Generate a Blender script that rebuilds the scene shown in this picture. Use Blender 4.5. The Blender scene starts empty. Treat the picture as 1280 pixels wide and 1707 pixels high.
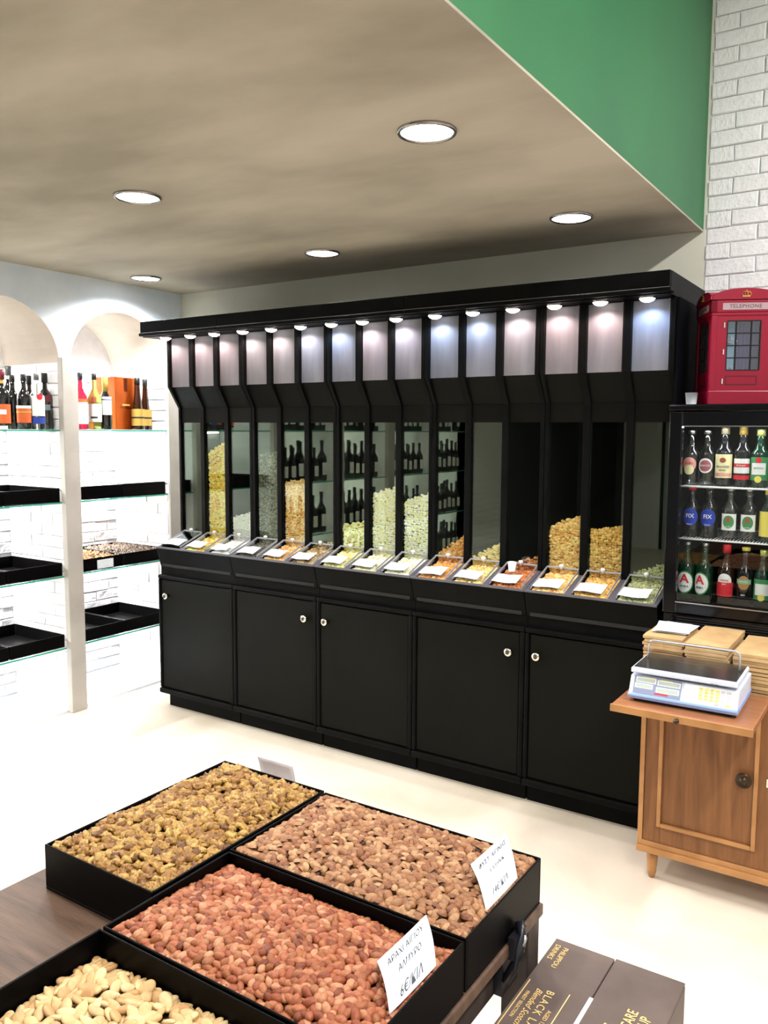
import bpy, bmesh, math, random
import numpy as np
from mathutils import Vector, Matrix, Euler, noise

SC = bpy.context.scene
COL = SC.collection
# ------------------------------------------------------------------ camera
CAM_POS = (3.8636, -3.6301, 1.55)
FPX = 1378.06
ROT = np.array([[0.83643714, -0.05793761, 0.54499187],
                [0.54804061, 0.07945682, -0.83266927],
                [0.00493954, 0.99515318, 0.0982128]])
cd = bpy.data.cameras.new('camera')
cam = bpy.data.objects.new('camera', cd)
COL.objects.link(cam)
cd.sensor_fit = 'VERTICAL'; cd.sensor_height = 24.0; cd.sensor_width = 18.0
cd.lens = FPX / 1707 * 24.0
cd.clip_start = 0.05
cam.matrix_world = Matrix([list(ROT[0]) + [CAM_POS[0]], list(ROT[1]) + [CAM_POS[1]],
                           list(ROT[2]) + [CAM_POS[2]], [0, 0, 0, 1]])
SC.camera = cam
# ------------------------------------------------------------------ view, world, large lights
SC.view_settings.view_transform = 'Standard'
SC.view_settings.look = 'None'
SC.view_settings.gamma = 1.0
SC.view_settings.use_curve_mapping = False
SC.view_settings.exposure = 0.0
w = bpy.data.worlds.new('world'); SC.world = w; w.use_nodes = True
w.node_tree.nodes['Background'].inputs[0].default_value = (0.75, 0.85, 1.0, 1)
w.node_tree.nodes['Background'].inputs[1].default_value = 0.0
SC.cycles.max_bounces = 8
SC.cycles.transparent_max_bounces = 16
SC.cycles.caustics_reflective = False
SC.cycles.caustics_refractive = False
SC.cycles.sample_clamp_indirect = 8.0
SC.cycles.use_light_tree = True

DOWN_W = 15.0      # ceiling downlights
HIGH_W = 88.0      # unseen luminaires added in the high part of the shop
STRIP_W = 15.0      # LED strips in the niches
SPOT_W = 0.95      # pucks under the canopy
CEIL_Z, HIGH_Z = 2.37, 3.9
EDGE_X = 3.045     # where the low ceiling stops

def light(kind, name, loc, energy, color=(1, 1, 1), rot=(0, 0, 0), **kw):
    d = bpy.data.lights.new(name, kind); d.energy = energy; d.color = color
    for k, v in kw.items(): setattr(d, k, v)
    o = bpy.data.objects.new(name, d); COL.objects.link(o)
    o.location = loc; o.rotation_euler = rot
    return o

for yy in (-1.4, -3.4, -5.6):
    light('AREA', 'added_lamp_source', (4.75, yy, 3.42), HIGH_W, (1.0, 0.96, 0.93), shape='RECTANGLE', size=0.16, size_y=1.2)  # sources of the unseen lamps added to brighten the brick wall

# ------------------------------------------------------------------ helpers
R = random.Random(11)
def tag(o, label=None, cat=None, group=None, kind=None):
    if label: o['label'] = label
    if cat: o['category'] = cat
    if group: o['group'] = group
    if kind: o['kind'] = kind
    return o

def link(name, data, parent=None, loc=(0, 0, 0), rot=None):
    o = bpy.data.objects.new(name, data); COL.objects.link(o)
    if parent is not None: o.parent = parent
    o.location = loc
    if rot: o.rotation_euler = rot
    return o

def empty(name, loc=(0, 0, 0), rz=0.0, **kw):
    o = bpy.data.objects.new(name, None); COL.objects.link(o)
    o.location = loc; o.rotation_euler = (0, 0, rz); o.empty_display_size = 0.05
    return tag(o, **kw)

def copy_tree(o, parent=None):
    c = o.copy(); COL.objects.link(c)
    if parent is not None: c.parent = parent
    for ch in list(o.children): copy_tree(ch, c)
    return c

class MB:
    """collects geometry with material slots"""
    def __init__(s): s.v = []; s.f = []; s.m = []; s.sm = []; s.mats = []
    def mi(s, mat):
        if mat not in s.mats: s.mats.append(mat)
        return s.mats.index(mat)
    def add(s, vs, fs, mat, smooth=False):
        b = len(s.v); k = s.mi(mat)
        s.v += [tuple(v) for v in vs]
        for f in fs: s.f.append([b + i for i in f]); s.m.append(k); s.sm.append(smooth)
        return s
    def box(s, a, b, mat, rot=None, piv=None):
        x0, y0, z0 = a; x1, y1, z1 = b
        vs = [(x0, y0, z0), (x1, y0, z0), (x1, y1, z0), (x0, y1, z0), (x0, y0, z1), (x1, y0, z1), (x1, y1, z1), (x0, y1, z1)]
        if rot is not None:
            p = Vector(piv or [(a[i] + b[i]) / 2 for i in range(3)]); M_ = rot
            vs = [tuple(M_ @ (Vector(v) - p) + p) for v in vs]
        return s.add(vs, [(0, 3, 2, 1), (4, 5, 6, 7), (0, 1, 5, 4), (1, 2, 6, 5), (2, 3, 7, 6), (3, 0, 4, 7)], mat)
    def prism(s, poly, axis, a, b, mat):
        """poly: 2D points; extruded along axis from a to b"""
        def P(p, t):
            if axis == 0: return (t, p[0], p[1])
            if axis == 1: return (p[0], t, p[1])
            return (p[0], p[1], t)
        n = len(poly)
        ar = sum(poly[i][0] * poly[(i + 1) % n][1] - poly[(i + 1) % n][0] * poly[i][1] for i in range(n))
        if (ar < 0) != (axis == 1): poly = poly[::-1]
        vs = [P(p, a) for p in poly] + [P(p, b) for p in poly]
        fs = [tuple(range(n))[::-1], tuple(range(n, 2 * n))] + [(i, (i + 1) % n, n + (i + 1) % n, n + i) for i in range(n)]
        return s.add(vs, fs, mat)
    def lathe(s, prof, mat, seg=20, c=(0, 0, 0), smooth=True, axis=2, a0=0.0, a1=2 * math.pi, cap=True):
        full = abs(a1 - a0 - 2 * math.pi) < 1e-6
        n = seg if full else seg + 1
        vs = []; fs = []
        for r, z in prof:
            for i in range(n):
                t = a0 + (a1 - a0) * i / seg
                p = (r * math.cos(t), r * math.sin(t), z)
                if axis == 1: p = (p[0], -p[2], p[1])
                if axis == 0: p = (p[2], p[0], p[1])
                vs.append((p[0] + c[0], p[1] + c[1], p[2] + c[2]))
        for j in range(len(prof) - 1):
            for i in range(seg):
                k = (i + 1) % n if full else i + 1
                fs.append((j * n + i, j * n + k, (j + 1) * n + k, (j + 1) * n + i))
        if cap and full:
            if prof[0][0] > 1e-5: fs.append(tuple(range(n))[::-1])
            if prof[-1][0] > 1e-5: fs.append(tuple((len(prof) - 1) * n + i for i in range(n)))
        return s.add(vs, fs, mat, smooth)
    def tube(s, pts, r, mat, seg=8, closed=False):
        pts = [Vector(p) for p in pts]; n = len(pts); vs = []; fs = []
        for i, p in enumerate(pts):
            a = pts[i - 1] if (i > 0 or closed) else p
            b = pts[(i + 1) % n] if (i < n - 1 or closed) else p
            d = (b - a).normalized()
            up = Vector((0, 0, 1)) if abs(d.z) < .9 else Vector((1, 0, 0))
            u = d.cross(up).normalized(); v = d.cross(u)
            for k in range(seg):
                t = 2 * math.pi * k / seg
                vs.append(p + (u * math.cos(t) + v * math.sin(t)) * r)
        for i in range(n if closed else n - 1):
            j = (i + 1) % n
            for k in range(seg):
                l = (k + 1) % seg
                fs.append((i * seg + k, j * seg + k, j * seg + l, i * seg + l))
        if not closed:
            fs.append(tuple(range(seg))); fs.append(tuple((n - 1) * seg + k for k in range(seg))[::-1])
        return s.add(vs, fs, mat, True)
    def mesh(s, name):
        me = bpy.data.meshes.new(name); me.from_pydata(s.v, [], s.f)
        for m_ in s.mats: me.materials.append(m_)
        me.polygons.foreach_set('material_index', s.m)
        me.polygons.foreach_set('use_smooth', s.sm)
        me.update(); return me
    def build(s, name, parent=None, loc=(0, 0, 0), rot=None, bev=0.0, seg=2):
        o = link(name, s.mesh(name), parent, loc, rot)
        if bev:
            b = o.modifiers.new('bevel', 'BEVEL'); b.width = bev; b.segments = seg; b.limit_method = 'ANGLE'; b.angle_limit = math.radians(40)
        return o

# ------------------------------------------------------------------ materials
MATS = {}
def mat(name, color=(.8, .8, .8), rough=.5, metal=0.0, spec=.5, trans=0.0, ior=1.45, emit=None, estr=0.0, coat=0.0, sheen=0.0, sss=0.0):
    if name in MATS: return MATS[name]
    m = bpy.data.materials.new(name); m.use_nodes = True
    b = m.node_tree.nodes['Principled BSDF']
    b.inputs['Base Color'].default_value = (*color, 1)
    b.inputs['Roughness'].default_value = rough
    b.inputs['Metallic'].default_value = metal
    b.inputs['Specular IOR Level'].default_value = spec
    b.inputs['Transmission Weight'].default_value = trans
    b.inputs['IOR'].default_value = ior
    b.inputs['Coat Weight'].default_value = coat
    if sss: b.inputs['Subsurface Weight'].default_value = sss; b.inputs['Subsurface Radius'].default_value = (.01, .006, .003); b.inputs['Subsurface Scale'].default_value = .5
    if emit: b.inputs['Emission Color'].default_value = (*emit, 1); b.inputs['Emission Strength'].default_value = estr
    MATS[name] = m
    return m

def nodes(m):
    nt = m.node_tree; return nt, nt.nodes, nt.links, nt.nodes['Principled BSDF']

def noise_mat(name, c1, c2, scale=5, rough=.6, detail=6, stretch=(1, 1, 1), bump=0.0, bscale=None, lo=.35, hi=.65, dist=0.0, spec=.4, metal=0.0, coat=0.0):
    m = mat(name, c1, rough, metal, spec, coat=coat); nt, N, L, b = nodes(m)
    tc = N.new('ShaderNodeTexCoord'); mp = N.new('ShaderNodeMapping'); mp.inputs['Scale'].default_value = stretch
    L.new(tc.outputs['Object'], mp.inputs['Vector'])
    nz = N.new('ShaderNodeTexNoise'); nz.inputs['Scale'].default_value = scale; nz.inputs['Detail'].default_value = detail
    nz.inputs['Distortion'].default_value = dist
    L.new(mp.outputs[0], nz.inputs['Vector'])
    cr = N.new('ShaderNodeValToRGB'); cr.color_ramp.elements[0].position = lo; cr.color_ramp.elements[1].position = hi
    cr.color_ramp.elements[0].color = (*c1, 1); cr.color_ramp.elements[1].color = (*c2, 1)
    L.new(nz.outputs['Fac'], cr.inputs[0]); L.new(cr.outputs[0], b.inputs['Base Color'])
    if bump:
        n2 = N.new('ShaderNodeTexNoise'); n2.inputs['Scale'].default_value = bscale or scale * 6; n2.inputs['Detail'].default_value = 4
        L.new(mp.outputs[0], n2.inputs['Vector'])
        bp = N.new('ShaderNodeBump'); bp.inputs['Strength'].default_value = bump; bp.inputs['Distance'].default_value = .01
        L.new(n2.outputs['Fac'], bp.inputs['Height']); L.new(bp.outputs[0], b.inputs['Normal'])
    return m

def thin_glass(name, tint=(1, 1, 1), gloss=(1, 1, 1), ior=1.5, boost=1.8, rough=0.0):
    """a thin pane: both faces' Fresnel reflection over a tinted see-through body"""
    if name in MATS: return MATS[name]
    m = bpy.data.materials.new(name); m.use_nodes = True; nt = m.node_tree; N = nt.nodes; L = nt.links; N.clear()
    out = N.new('ShaderNodeOutputMaterial'); mx = N.new('ShaderNodeMixShader'); t = N.new('ShaderNodeBsdfTransparent'); g = N.new('ShaderNodeBsdfGlossy')
    t.inputs[0].default_value = (*tint, 1); g.inputs[0].default_value = (*gloss, 1); g.inputs['Roughness'].default_value = rough
    ge = N.new('ShaderNodeNewGeometry'); dt = N.new('ShaderNodeVectorMath'); dt.operation = 'DOT_PRODUCT'
    L.new(ge.outputs['Incoming'], dt.inputs[0]); L.new(ge.outputs['Normal'], dt.inputs[1])
    def M_(op, a, b=None):
        n = N.new('ShaderNodeMath'); n.operation = op
        for i, x in enumerate((a, b)):
            if x is None: continue
            if isinstance(x, (int, float)): n.inputs[i].default_value = x
            else: L.new(x, n.inputs[i])
        return n.outputs[0]
    f0 = ((ior - 1) / (ior + 1)) ** 2
    one = M_('SUBTRACT', 1.0, M_('ABSOLUTE', dt.outputs['Value']))
    sch = M_('ADD', M_('MULTIPLY', M_('POWER', one, 5.0), 1 - f0), f0)
    mu = N.new('ShaderNodeMath'); mu.operation = 'MULTIPLY'; mu.inputs[1].default_value = boost; mu.use_clamp = True
    L.new(sch, mu.inputs[0]); L.new(mu.outputs[0], mx.inputs[0]); L.new(t.outputs[0], mx.inputs[1]); L.new(g.outputs[0], mx.inputs[2]); L.new(mx.outputs[0], out.inputs[0])
    MATS[name] = m; return m

def nut_mat(name, cols, island=False, rough=.5, bump=.25, bscale=500, grain=.25, spec=.4):
    m = mat(name, cols[0], rough, 0, spec); nt, N, L, b = nodes(m)
    if island:
        g = N.new('ShaderNodeNewGeometry'); src = g.outputs['Random Per Island']
    else:
        g = N.new('ShaderNodeObjectInfo'); src = g.outputs['Random']
    cr = N.new('ShaderNodeValToRGB'); e = cr.color_ramp.elements
    while len(e) < len(cols): e.new(.5)
    for i, c in enumerate(cols): e[i].position = i / max(1, len(cols) - 1); e[i].color = (*c, 1)
    L.new(src, cr.inputs[0])
    tc = N.new('ShaderNodeTexCoord'); nz = N.new('ShaderNodeTexNoise'); nz.inputs['Scale'].default_value = 180; nz.inputs['Detail'].default_value = 3
    L.new(tc.outputs['Object'], nz.inputs['Vector'])
    hs = N.new('ShaderNodeHueSaturation'); mr = N.new('ShaderNodeMapRange')
    mr.inputs['To Min'].default_value = 1 - grain * 1.4; mr.inputs['To Max'].default_value = 1 + grain
    mr.inputs['From Min'].default_value = .3; mr.inputs['From Max'].default_value = .7
    L.new(nz.outputs['Fac'], mr.inputs['Value']); L.new(mr.outputs[0], hs.inputs['Value']); L.new(cr.outputs[0], hs.inputs['Color']); L.new(hs.outputs[0], b.inputs['Base Color'])
    if bump:
        n2 = N.new('ShaderNodeTexNoise'); n2.inputs['Scale'].default_value = bscale
        L.new(tc.outputs['Object'], n2.inputs['Vector'])
        bp = N.new('ShaderNodeBump'); bp.inputs['Strength'].default_value = bump; bp.inputs['Distance'].default_value = .002
        L.new(n2.outputs['Fac'], bp.inputs['Height']); L.new(bp.outputs[0], b.inputs['Normal'])
    return m

M_floor = noise_mat('floor_microcement', (.58, .505, .395), (.75, .68, .57), 1.6, .42, 7, bump=.05, lo=.3, hi=.6, dist=.6)
M_ceil = noise_mat('ceiling_concrete', (.265, .235, .185), (.46, .42, .345), 1.15, .8, 9, (1.0, 2.0, 1), bump=.12, bscale=9, lo=.32, hi=.68, dist=.15)
M_white = noise_mat('white_plaster', (.66, .76, .88), (.78, .86, .95), 4, .7, 5, bump=.35, bscale=14)
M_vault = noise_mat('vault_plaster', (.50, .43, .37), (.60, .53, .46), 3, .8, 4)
M_wback = noise_mat('grey_wall_paint', (.60, .60, .51), (.68, .68, .59), 2, .75, 3)
M_green = noise_mat('green_paint', (.010, .105, .038), (.018, .140, .045), 1.2, .45, 3)
M_brick = noise_mat('painted_brick', (.79, .78, .81), (.86, .85, .88), 16, .55, 5, bump=.5, bscale=45)
M_mortar = mat('painted_mortar', (.78, .78, .79), .8)
M_pier = noise_mat('pier_board_paint', (.36, .345, .315), (.42, .40, .37), 5, .6, 3)
M_dark = mat('dark_backdrop_wall', (.03, .032, .035), .7)
M_black = noise_mat('black_satin_paint', (.0028, .003, .003), (.004, .0043, .004), 8, .45, 3, bump=.03, bscale=60, spec=.05)
M_door = noise_mat('black_door_paint', (.0048, .005, .0040), (.0066, .0066, .0052), 3, .42, 4, bump=.04, bscale=80, spec=.05)
M_blackin = mat('black_inside', (.004, .004, .004), .8)
M_trayb = mat('black_tray', (.0010, .0009, .0011), .42, 0, .08)
M_panel = noise_mat('brushed_grey_panel', (.14, .14, .155), (.17, .17, .185), 30, .42, 3, (1, 1, .15))
M_divider = mat('grey_divider', (.09, .09, .11), .35)
M_chrome = mat('chrome', (.8, .78, .72), .16, 1.0)
M_steel = mat('brushed_steel', (.55, .55, .56), .28, 1.0)
M_nickel = mat('dark_chrome', (.30, .28, .26), .25, 1.0)
M_paper = noise_mat('white_paper', (.62, .68, .74), (.70, .76, .80), 20, .8, 3)
M_ink = mat('pencil_ink', (.05, .05, .07), .7)
M_clear = thin_glass('clear_acrylic', (.985, .985, .99), (1, 1, 1), 1.45, 1.0)
M_acedge = mat('acrylic_edge', (.40, .42, .45), .15, 0, .7)
M_pane = thin_glass('dispenser_glass', (.93, .95, .93), (.84, .96, .80), 1.52, 1.8)
M_shelfg = thin_glass('shelf_glass', (.90, .97, .94), (1, 1, 1), 1.5, 1.0)
M_glassedge = mat('green_glass_edge', (.03, .30, .22), .15, 0, .6)
M_wood = noise_mat('table_wood', (.050, .028, .018), (.115, .066, .042), 6, .5, 8, (1, 7, 1), bump=.1, lo=.3, hi=.7, dist=.5)
M_tabledark = noise_mat('table_dark_wood', (.020, .014, .012), (.045, .032, .028), 10, .5, 5, (1, 4, 1))
M_teak = noise_mat('teak_veneer', (.140, .056, .018), (.245, .105, .038), 5, .42, 8, (7, 7, .6), lo=.3, hi=.7, dist=1.2, bump=.03)
M_teakl = noise_mat('light_teak', (.32, .152, .055), (.43, .215, .082), 6, .4, 6, (2, 2, 2), lo=.3, hi=.7)
M_kraft = noise_mat('kraft_paper', (.40, .25, .11), (.52, .35, .165), 12, .85, 4, bump=.1)
M_led = mat('led_glow', (1, 1, 1), .5, emit=(1, .97, .92), estr=22)
M_lampglow = mat('downlight_glow', (1, 1, 1), .5, emit=(1, .98, .96), estr=14)

# ------------------------------------------------------------------ text
def text_mesh(body, size, matl, extrude=0.0004, align='CENTER', shear=0.0, bold=0.0, space=1.0, sx=1.0):
    c = bpy.data.curves.new('lettering', 'FONT'); c.body = body; c.size = size; c.extrude = extrude
    c.align_x = align; c.align_y = 'CENTER'; c.shear = shear; c.offset = bold; c.space_character = space; c.resolution_u = 2
    o = bpy.data.objects.new('lettering', c)
    me = bpy.data.meshes.new_from_object(o)
    bpy.data.objects.remove(o); bpy.data.curves.remove(c)
    if sx != 1.0:
        for v in me.vertices: v.co.x *= sx
    me.materials.clear(); me.materials.append(matl)
    return me

def place_text(body, size, matl, parent, origin, xdir, ydir, name='lettering', **kw):
    """flat lettering: xdir is the reading direction, ydir is the letters' up"""
    me = text_mesh(body, size, matl, **kw)
    x = Vector(xdir).normalized(); y = Vector(ydir).normalized(); z = x.cross(y)
    M_ = Matrix((x, y, z)).transposed().to_4x4(); M_.translation = Vector(origin)
    me.transform(M_)
    return link(name, me, parent)

def fine(me, step=.0025):
    bm = bmesh.new(); bm.from_mesh(me); bmesh.ops.triangulate(bm, faces=bm.faces)
    for _ in range(4):
        es = [e for e in bm.edges if e.calc_length() > step]
        if not es: break
        bmesh.ops.subdivide_edges(bm, edges=es, cuts=1); bmesh.ops.triangulate(bm, faces=[f for f in bm.faces if len(f.verts) > 3])
    bm.to_mesh(me); bm.free()

def wrap_text(body, size, matl, parent, r, z, ang=0.0, name='lettering', **kw):
    """lettering around a vertical cylinder; ang=0 faces -Y"""
    me = text_mesh(body, size, matl, **kw); fine(me)
    for v in me.vertices:
        t = v.co.x / r + ang; rr = r + .0006 + v.co.z
        v.co = Vector((rr * math.sin(t), -rr * math.cos(t), z + v.co.y))
    return link(name, me, parent)

# ================================================================== SETTING
def structure(mb, name, **kw):
    o = mb.build(name, **kw); o['kind'] = 'structure'; return o

W_R, W_REAR = 6.6, -8.2
mb = MB(); mb.box((-.7, W_REAR - .1, -.1), (W_R + .1, .12, 0), M_floor); structure(mb, 'floor')
mb = MB(); mb.box((-.02, W_REAR, CEIL_Z), (EDGE_X - .012, 0, CEIL_Z + .14), M_ceil); ceiling = structure(mb, 'ceiling')
mb = MB(); mb.box((EDGE_X - .012, W_REAR, CEIL_Z - .004), (EDGE_X, -.001, CEIL_Z + .003), M_ceil); structure(mb, 'trim_1')
mb = MB(); mb.box((EDGE_X - .10, W_REAR, CEIL_Z + .14), (EDGE_X, 0, HIGH_Z), M_green)
mb.box((EDGE_X - .010, W_REAR, CEIL_Z + .003), (EDGE_X, 0, CEIL_Z + .14), M_green); structure(mb, 'wall_upper')
mb = MB(); mb.box((EDGE_X, W_REAR, HIGH_Z), (W_R + .1, .1, HIGH_Z + .1), mat('high_ceiling_paint', (.7, .7, .7), .8)); structure(mb, 'ceiling_upper')
mb = MB(); mb.box((0, 0, 0), (3.052, .1, CEIL_Z), M_wback); mb.box((0, 0, CEIL_Z), (3.052, .1, HIGH_Z), M_wback)
mb.box((3.052, .008, 0), (W_R + .1, .1, HIGH_Z), M_mortar)
wall_back = structure(mb, 'wall_back')
mb = MB(); mb.box((W_R, W_REAR, 0), (W_R + .1, 0, HIGH_Z), mat('right_wall_paint', (.55, .58, .60), .7)); structure(mb, 'wall_right')
mb = MB(); mb.box((-.7, W_REAR - .1, 0), (W_R + .1, W_REAR, HIGH_Z), M_dark); structure(mb, 'wall_rear')

mb = MB(); mb.box((1.0, W_REAR, 0), (W_R, W_REAR + .03, HIGH_Z), mat('rear_wall_paint', (.42, .46, .46), .8)); mb.box((.45, W_REAR, 0), (.95, W_REAR + .03, CEIL_Z), M_mortar); structure(mb, 'trim_2')
# bricks: chamfered, slightly irregular, shared meshes
BL, BH = 0.198, 0.0632
def brick_mesh(name, ln, ht, seed, depth=.0085):
    r = random.Random(seed); g = .0022; c = .0035
    x0, x1, z0, z1 = -ln / 2 + g, ln / 2 - g, -ht / 2 + g, ht / 2 - g
    j = lambda a=.0015: r.uniform(-a, a)
    base = [(x0 + j(), 0, z0 + j()), (x1 + j(), 0, z0 + j()), (x1 + j(), 0, z1 + j()), (x0 + j(), 0, z1 + j())]
    mid = [(x, -depth + .003, z) for x, _, z in base]
    fr = [(x + (c if x < 0 else -c), -depth + j(.0012), z + (c if z < 0 else -c)) for x, _, z in base]
    q = MB(); q.add(base + mid + fr, [(0, 1, 5, 4), (1, 2, 6, 5), (2, 3, 7, 6), (3, 0, 4, 7), (4, 5, 9, 8), (5, 6, 10, 9), (6, 7, 11, 10), (7, 4, 8, 11), (8, 9, 10, 11)], M_brick)
    return q.mesh(name)
BM = [brick_mesh('brick', BL, BH, i) for i in range(6)]
def lay_bricks(parent, origin, udir_rot, u0, u1, z0, z1, stuff=False, off=0.0, seed=1):
    """bricks on a vertical wall; local x runs along the wall, the face looks to local -Y"""
    r = random.Random(seed); rot = Matrix.Rotation(udir_rot, 4, 'Z'); row = 0; z = z0; q = MB(); n = 0
    while z < z1 - .02:
        h = min(BH, z1 - z)
        u = u0 - (BL / 2 if row % 2 else 0) - off
        while u < u1 - .004:
            a, b_ = max(u, u0), min(u + BL, u1)
            if b_ - a > .02:
                cx = (a + b_) / 2; cz = z + h / 2; dp = r.uniform(-.0018, .0018)
                me = BM[r.randrange(6)]
                Mx = Matrix.Translation(origin) @ rot @ Matrix.Translation((cx, dp, cz)) @ Matrix.Diagonal(((b_ - a) / BL, 1, h / BH, 1))
                if stuff:
                    q.add([Mx @ v.co for v in me.vertices], [tuple(p.vertices) for p in me.polygons], M_brick)
                else:
                    o = link('brick', me, parent); o.matrix_local = Mx; n += 1
            u += BL
        z += BH; row += 1
    if stuff:
        o = q.build('brickwork', parent); o['kind'] = 'stuff'
    return n
zb = 2.629 - BH * 17
lay_bricks(wall_back, (0, .008, 0), 0, 3.056, 3.72, zb, zb + BH * 30, off=-.0935 + .198 * .5, seed=5)
lay_bricks(wall_back, (0, .008, 0), 0, 3.056, 3.72, 0.01, zb, stuff=True, seed=6)
lay_bricks(wall_back, (0, .008, 0), 0, 3.72, W_R, 0.01, HIGH_Z - .05, stuff=True, seed=7)
lay_bricks(wall_back, (0, .008, 0), 0, 3.056, 3.72, zb + BH * 30, HIGH_Z - .01, stuff=True, seed=8)

# left wall with arched niches
ND, NW, NP = .50, .67, .738
NICHES = [(-.801 - NP * k, -.131 - NP * k) for k in range(6)]
SPR, RISE = 1.90, .306
mb = MB()
def yz(x, y, z): return (x, y, z)
top = CEIL_Z
prev = 0.0
for k, (ya, yb) in enumerate(NICHES):
    # pier to the right of this niche
    mb.add([(0, yb, 0), (0, prev, 0), (0, prev, top), (0, yb, top)], [(0, 1, 2, 3)], M_white)
    n = 24; yc = (ya + yb) / 2; hw = NW / 2
    arc = [(yc + hw * math.cos(math.pi * i / n), SPR + RISE * math.sin(math.pi * i / n)) for i in range(n + 1)]
    for i in range(n):
        (p, q_), (s_, t_) = arc[i], arc[i + 1]
        mb.add([(0, p, q_), (0, p, top), (0, s_, top), (0, s_, t_)], [(0, 1, 2, 3)], M_white)
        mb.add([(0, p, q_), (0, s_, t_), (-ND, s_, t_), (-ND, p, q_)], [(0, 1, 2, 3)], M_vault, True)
        mb.add([(-ND, p, q_), (-ND, s_, t_), (-ND, s_, SPR), (-ND, p, SPR)], [(0, 1, 2, 3)], M_brick)
    mb.add([(0, yb, 0), (0, yb, SPR), (-ND, yb, SPR), (-ND, yb, 0)], [(0, 1, 2, 3)], M_mortar)
    mb.add([(0, ya, 0), (-ND, ya, 0), (-ND, ya, SPR), (0, ya, SPR)], [(0, 1, 2, 3)], M_mortar)
    mb.add([(-ND, ya, 0), (-ND, yb, 0), (-ND, yb, SPR), (-ND, ya, SPR)], [(0, 1, 2, 3)], M_mortar)
    mb.box((-ND, ya, 0), (-.004, yb, .012), M_white)
    prev = ya
mb.box((-.1, -5.5, 0), (0, prev, top), M_mortar)
mb.box((-.1, W_REAR, 0), (0, -5.5, top), M_dark)
mb.box((-.7, W_REAR, 0), (-ND - .06, 0, top + .2), M_dark)
wall_left = structure(mb, 'wall_left')
for k, (ya, yb) in enumerate(NICHES):
    st = k > 1
    # right-hand cheek faces -y ; back faces +x
    lay_bricks(wall_left, (0, yb, 0), 0, -ND + .012, -.005, .02, SPR - .01, stuff=st, seed=20 + k)
    lay_bricks(wall_left, (-ND, 0, 0), math.pi / 2, ya + .003, yb - .003, .02, SPR - .01, stuff=k > 0, seed=40 + k)
lay_bricks(wall_left, (0, 0, 0), math.pi / 2, -5.5, prev - .002, .02, top - .02, stuff=True, seed=60)
for k in range(6):
    yc = NICHES[k][0] - .034
    q = MB(); q.box((0, yc - .048, 0), (.04, yc + .048, 1.925), M_pier)
    q.build('pier_board', wall_left, bev=.004)
q = MB(); q.box((0, -.131, 0), (.012, -.02, 1.925), M_pier); q.build('pier_board', wall_left, bev=.003)

# ================================================================== CEILING DOWNLIGHTS
def make_downlight():
    t = empty('ceiling_light', (0, 0, 0))
    ring = MB(); ring.lathe([(.072, -.001), (.072, -.005), (.076, -.009), (.081, -.008), (.083, -.003), (.083, 0.0)], M_nickel, 36, cap=False); ring.build('trim_ring', t)
    d = MB(); d.lathe([(.0001, -.0055), (.060, -.0050), (.0725, -.0035)], M_lampglow, 32, cap=False); d.build('diffuser', t)
    return t
dl0 = make_downlight()
spots = [((2.662, -1.588), 'round ceiling downlight nearest the green wall edge, biggest of the five lit ones'),
         ((1.475, -1.583), 'round lit ceiling downlight directly above the left shelves side, second largest'),
         ((2.667, -.497), 'round lit ceiling downlight above the right end of the black dispensers'),
         ((1.463, -.497), 'round lit ceiling downlight above the middle of the black dispensers'),
         ((.256, -.495), 'small round lit ceiling downlight close to the white arched wall'),
         ((.256, -1.585), None), ((2.66, -2.67), None), ((1.47, -2.67), None), ((.256, -2.67), None), ((1.47, -4.4), None)]  # entries without a label are unseen, added for their light
for i, ((x, y), lb) in enumerate(spots):
    o = dl0 if i == 0 else copy_tree(dl0)
    o.location = (x, y, CEIL_Z)
    tag(o, lb or 'unseen round ceiling downlight added outside the frame for its light', 'ceiling light', 'round ceiling downlights')
    e = DOWN_W * (1.0 if i != 4 else 3.0)
    light('SPOT', 'downlight_source', (x, y, CEIL_Z - .012), e * 4.0, (1, .955, .90) if i != 4 else (1, .98, .97), spot_size=math.radians(150), spot_blend=.7, shadow_soft_size=.05)

# high part: unseen linear lamps, added to light the brick wall
for i, yy in enumerate((-1.4, -3.4, -5.6)):
    q = MB(); q.box((4.67, yy - .62, 3.44), (4.83, yy + .62, 3.50), M_steel)
    q.tube([(4.75, yy - .5, 3.5), (4.75, yy - .5, HIGH_Z)], .003, M_steel); q.tube([(4.75, yy + .5, 3.5), (4.75, yy + .5, HIGH_Z)], .003, M_steel)
    o = q.build('added_lamp'); tag(o, 'unseen linear lamp added in the high part of the shop for its light', 'added lamp', 'unseen added lamps in the high part')

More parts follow.
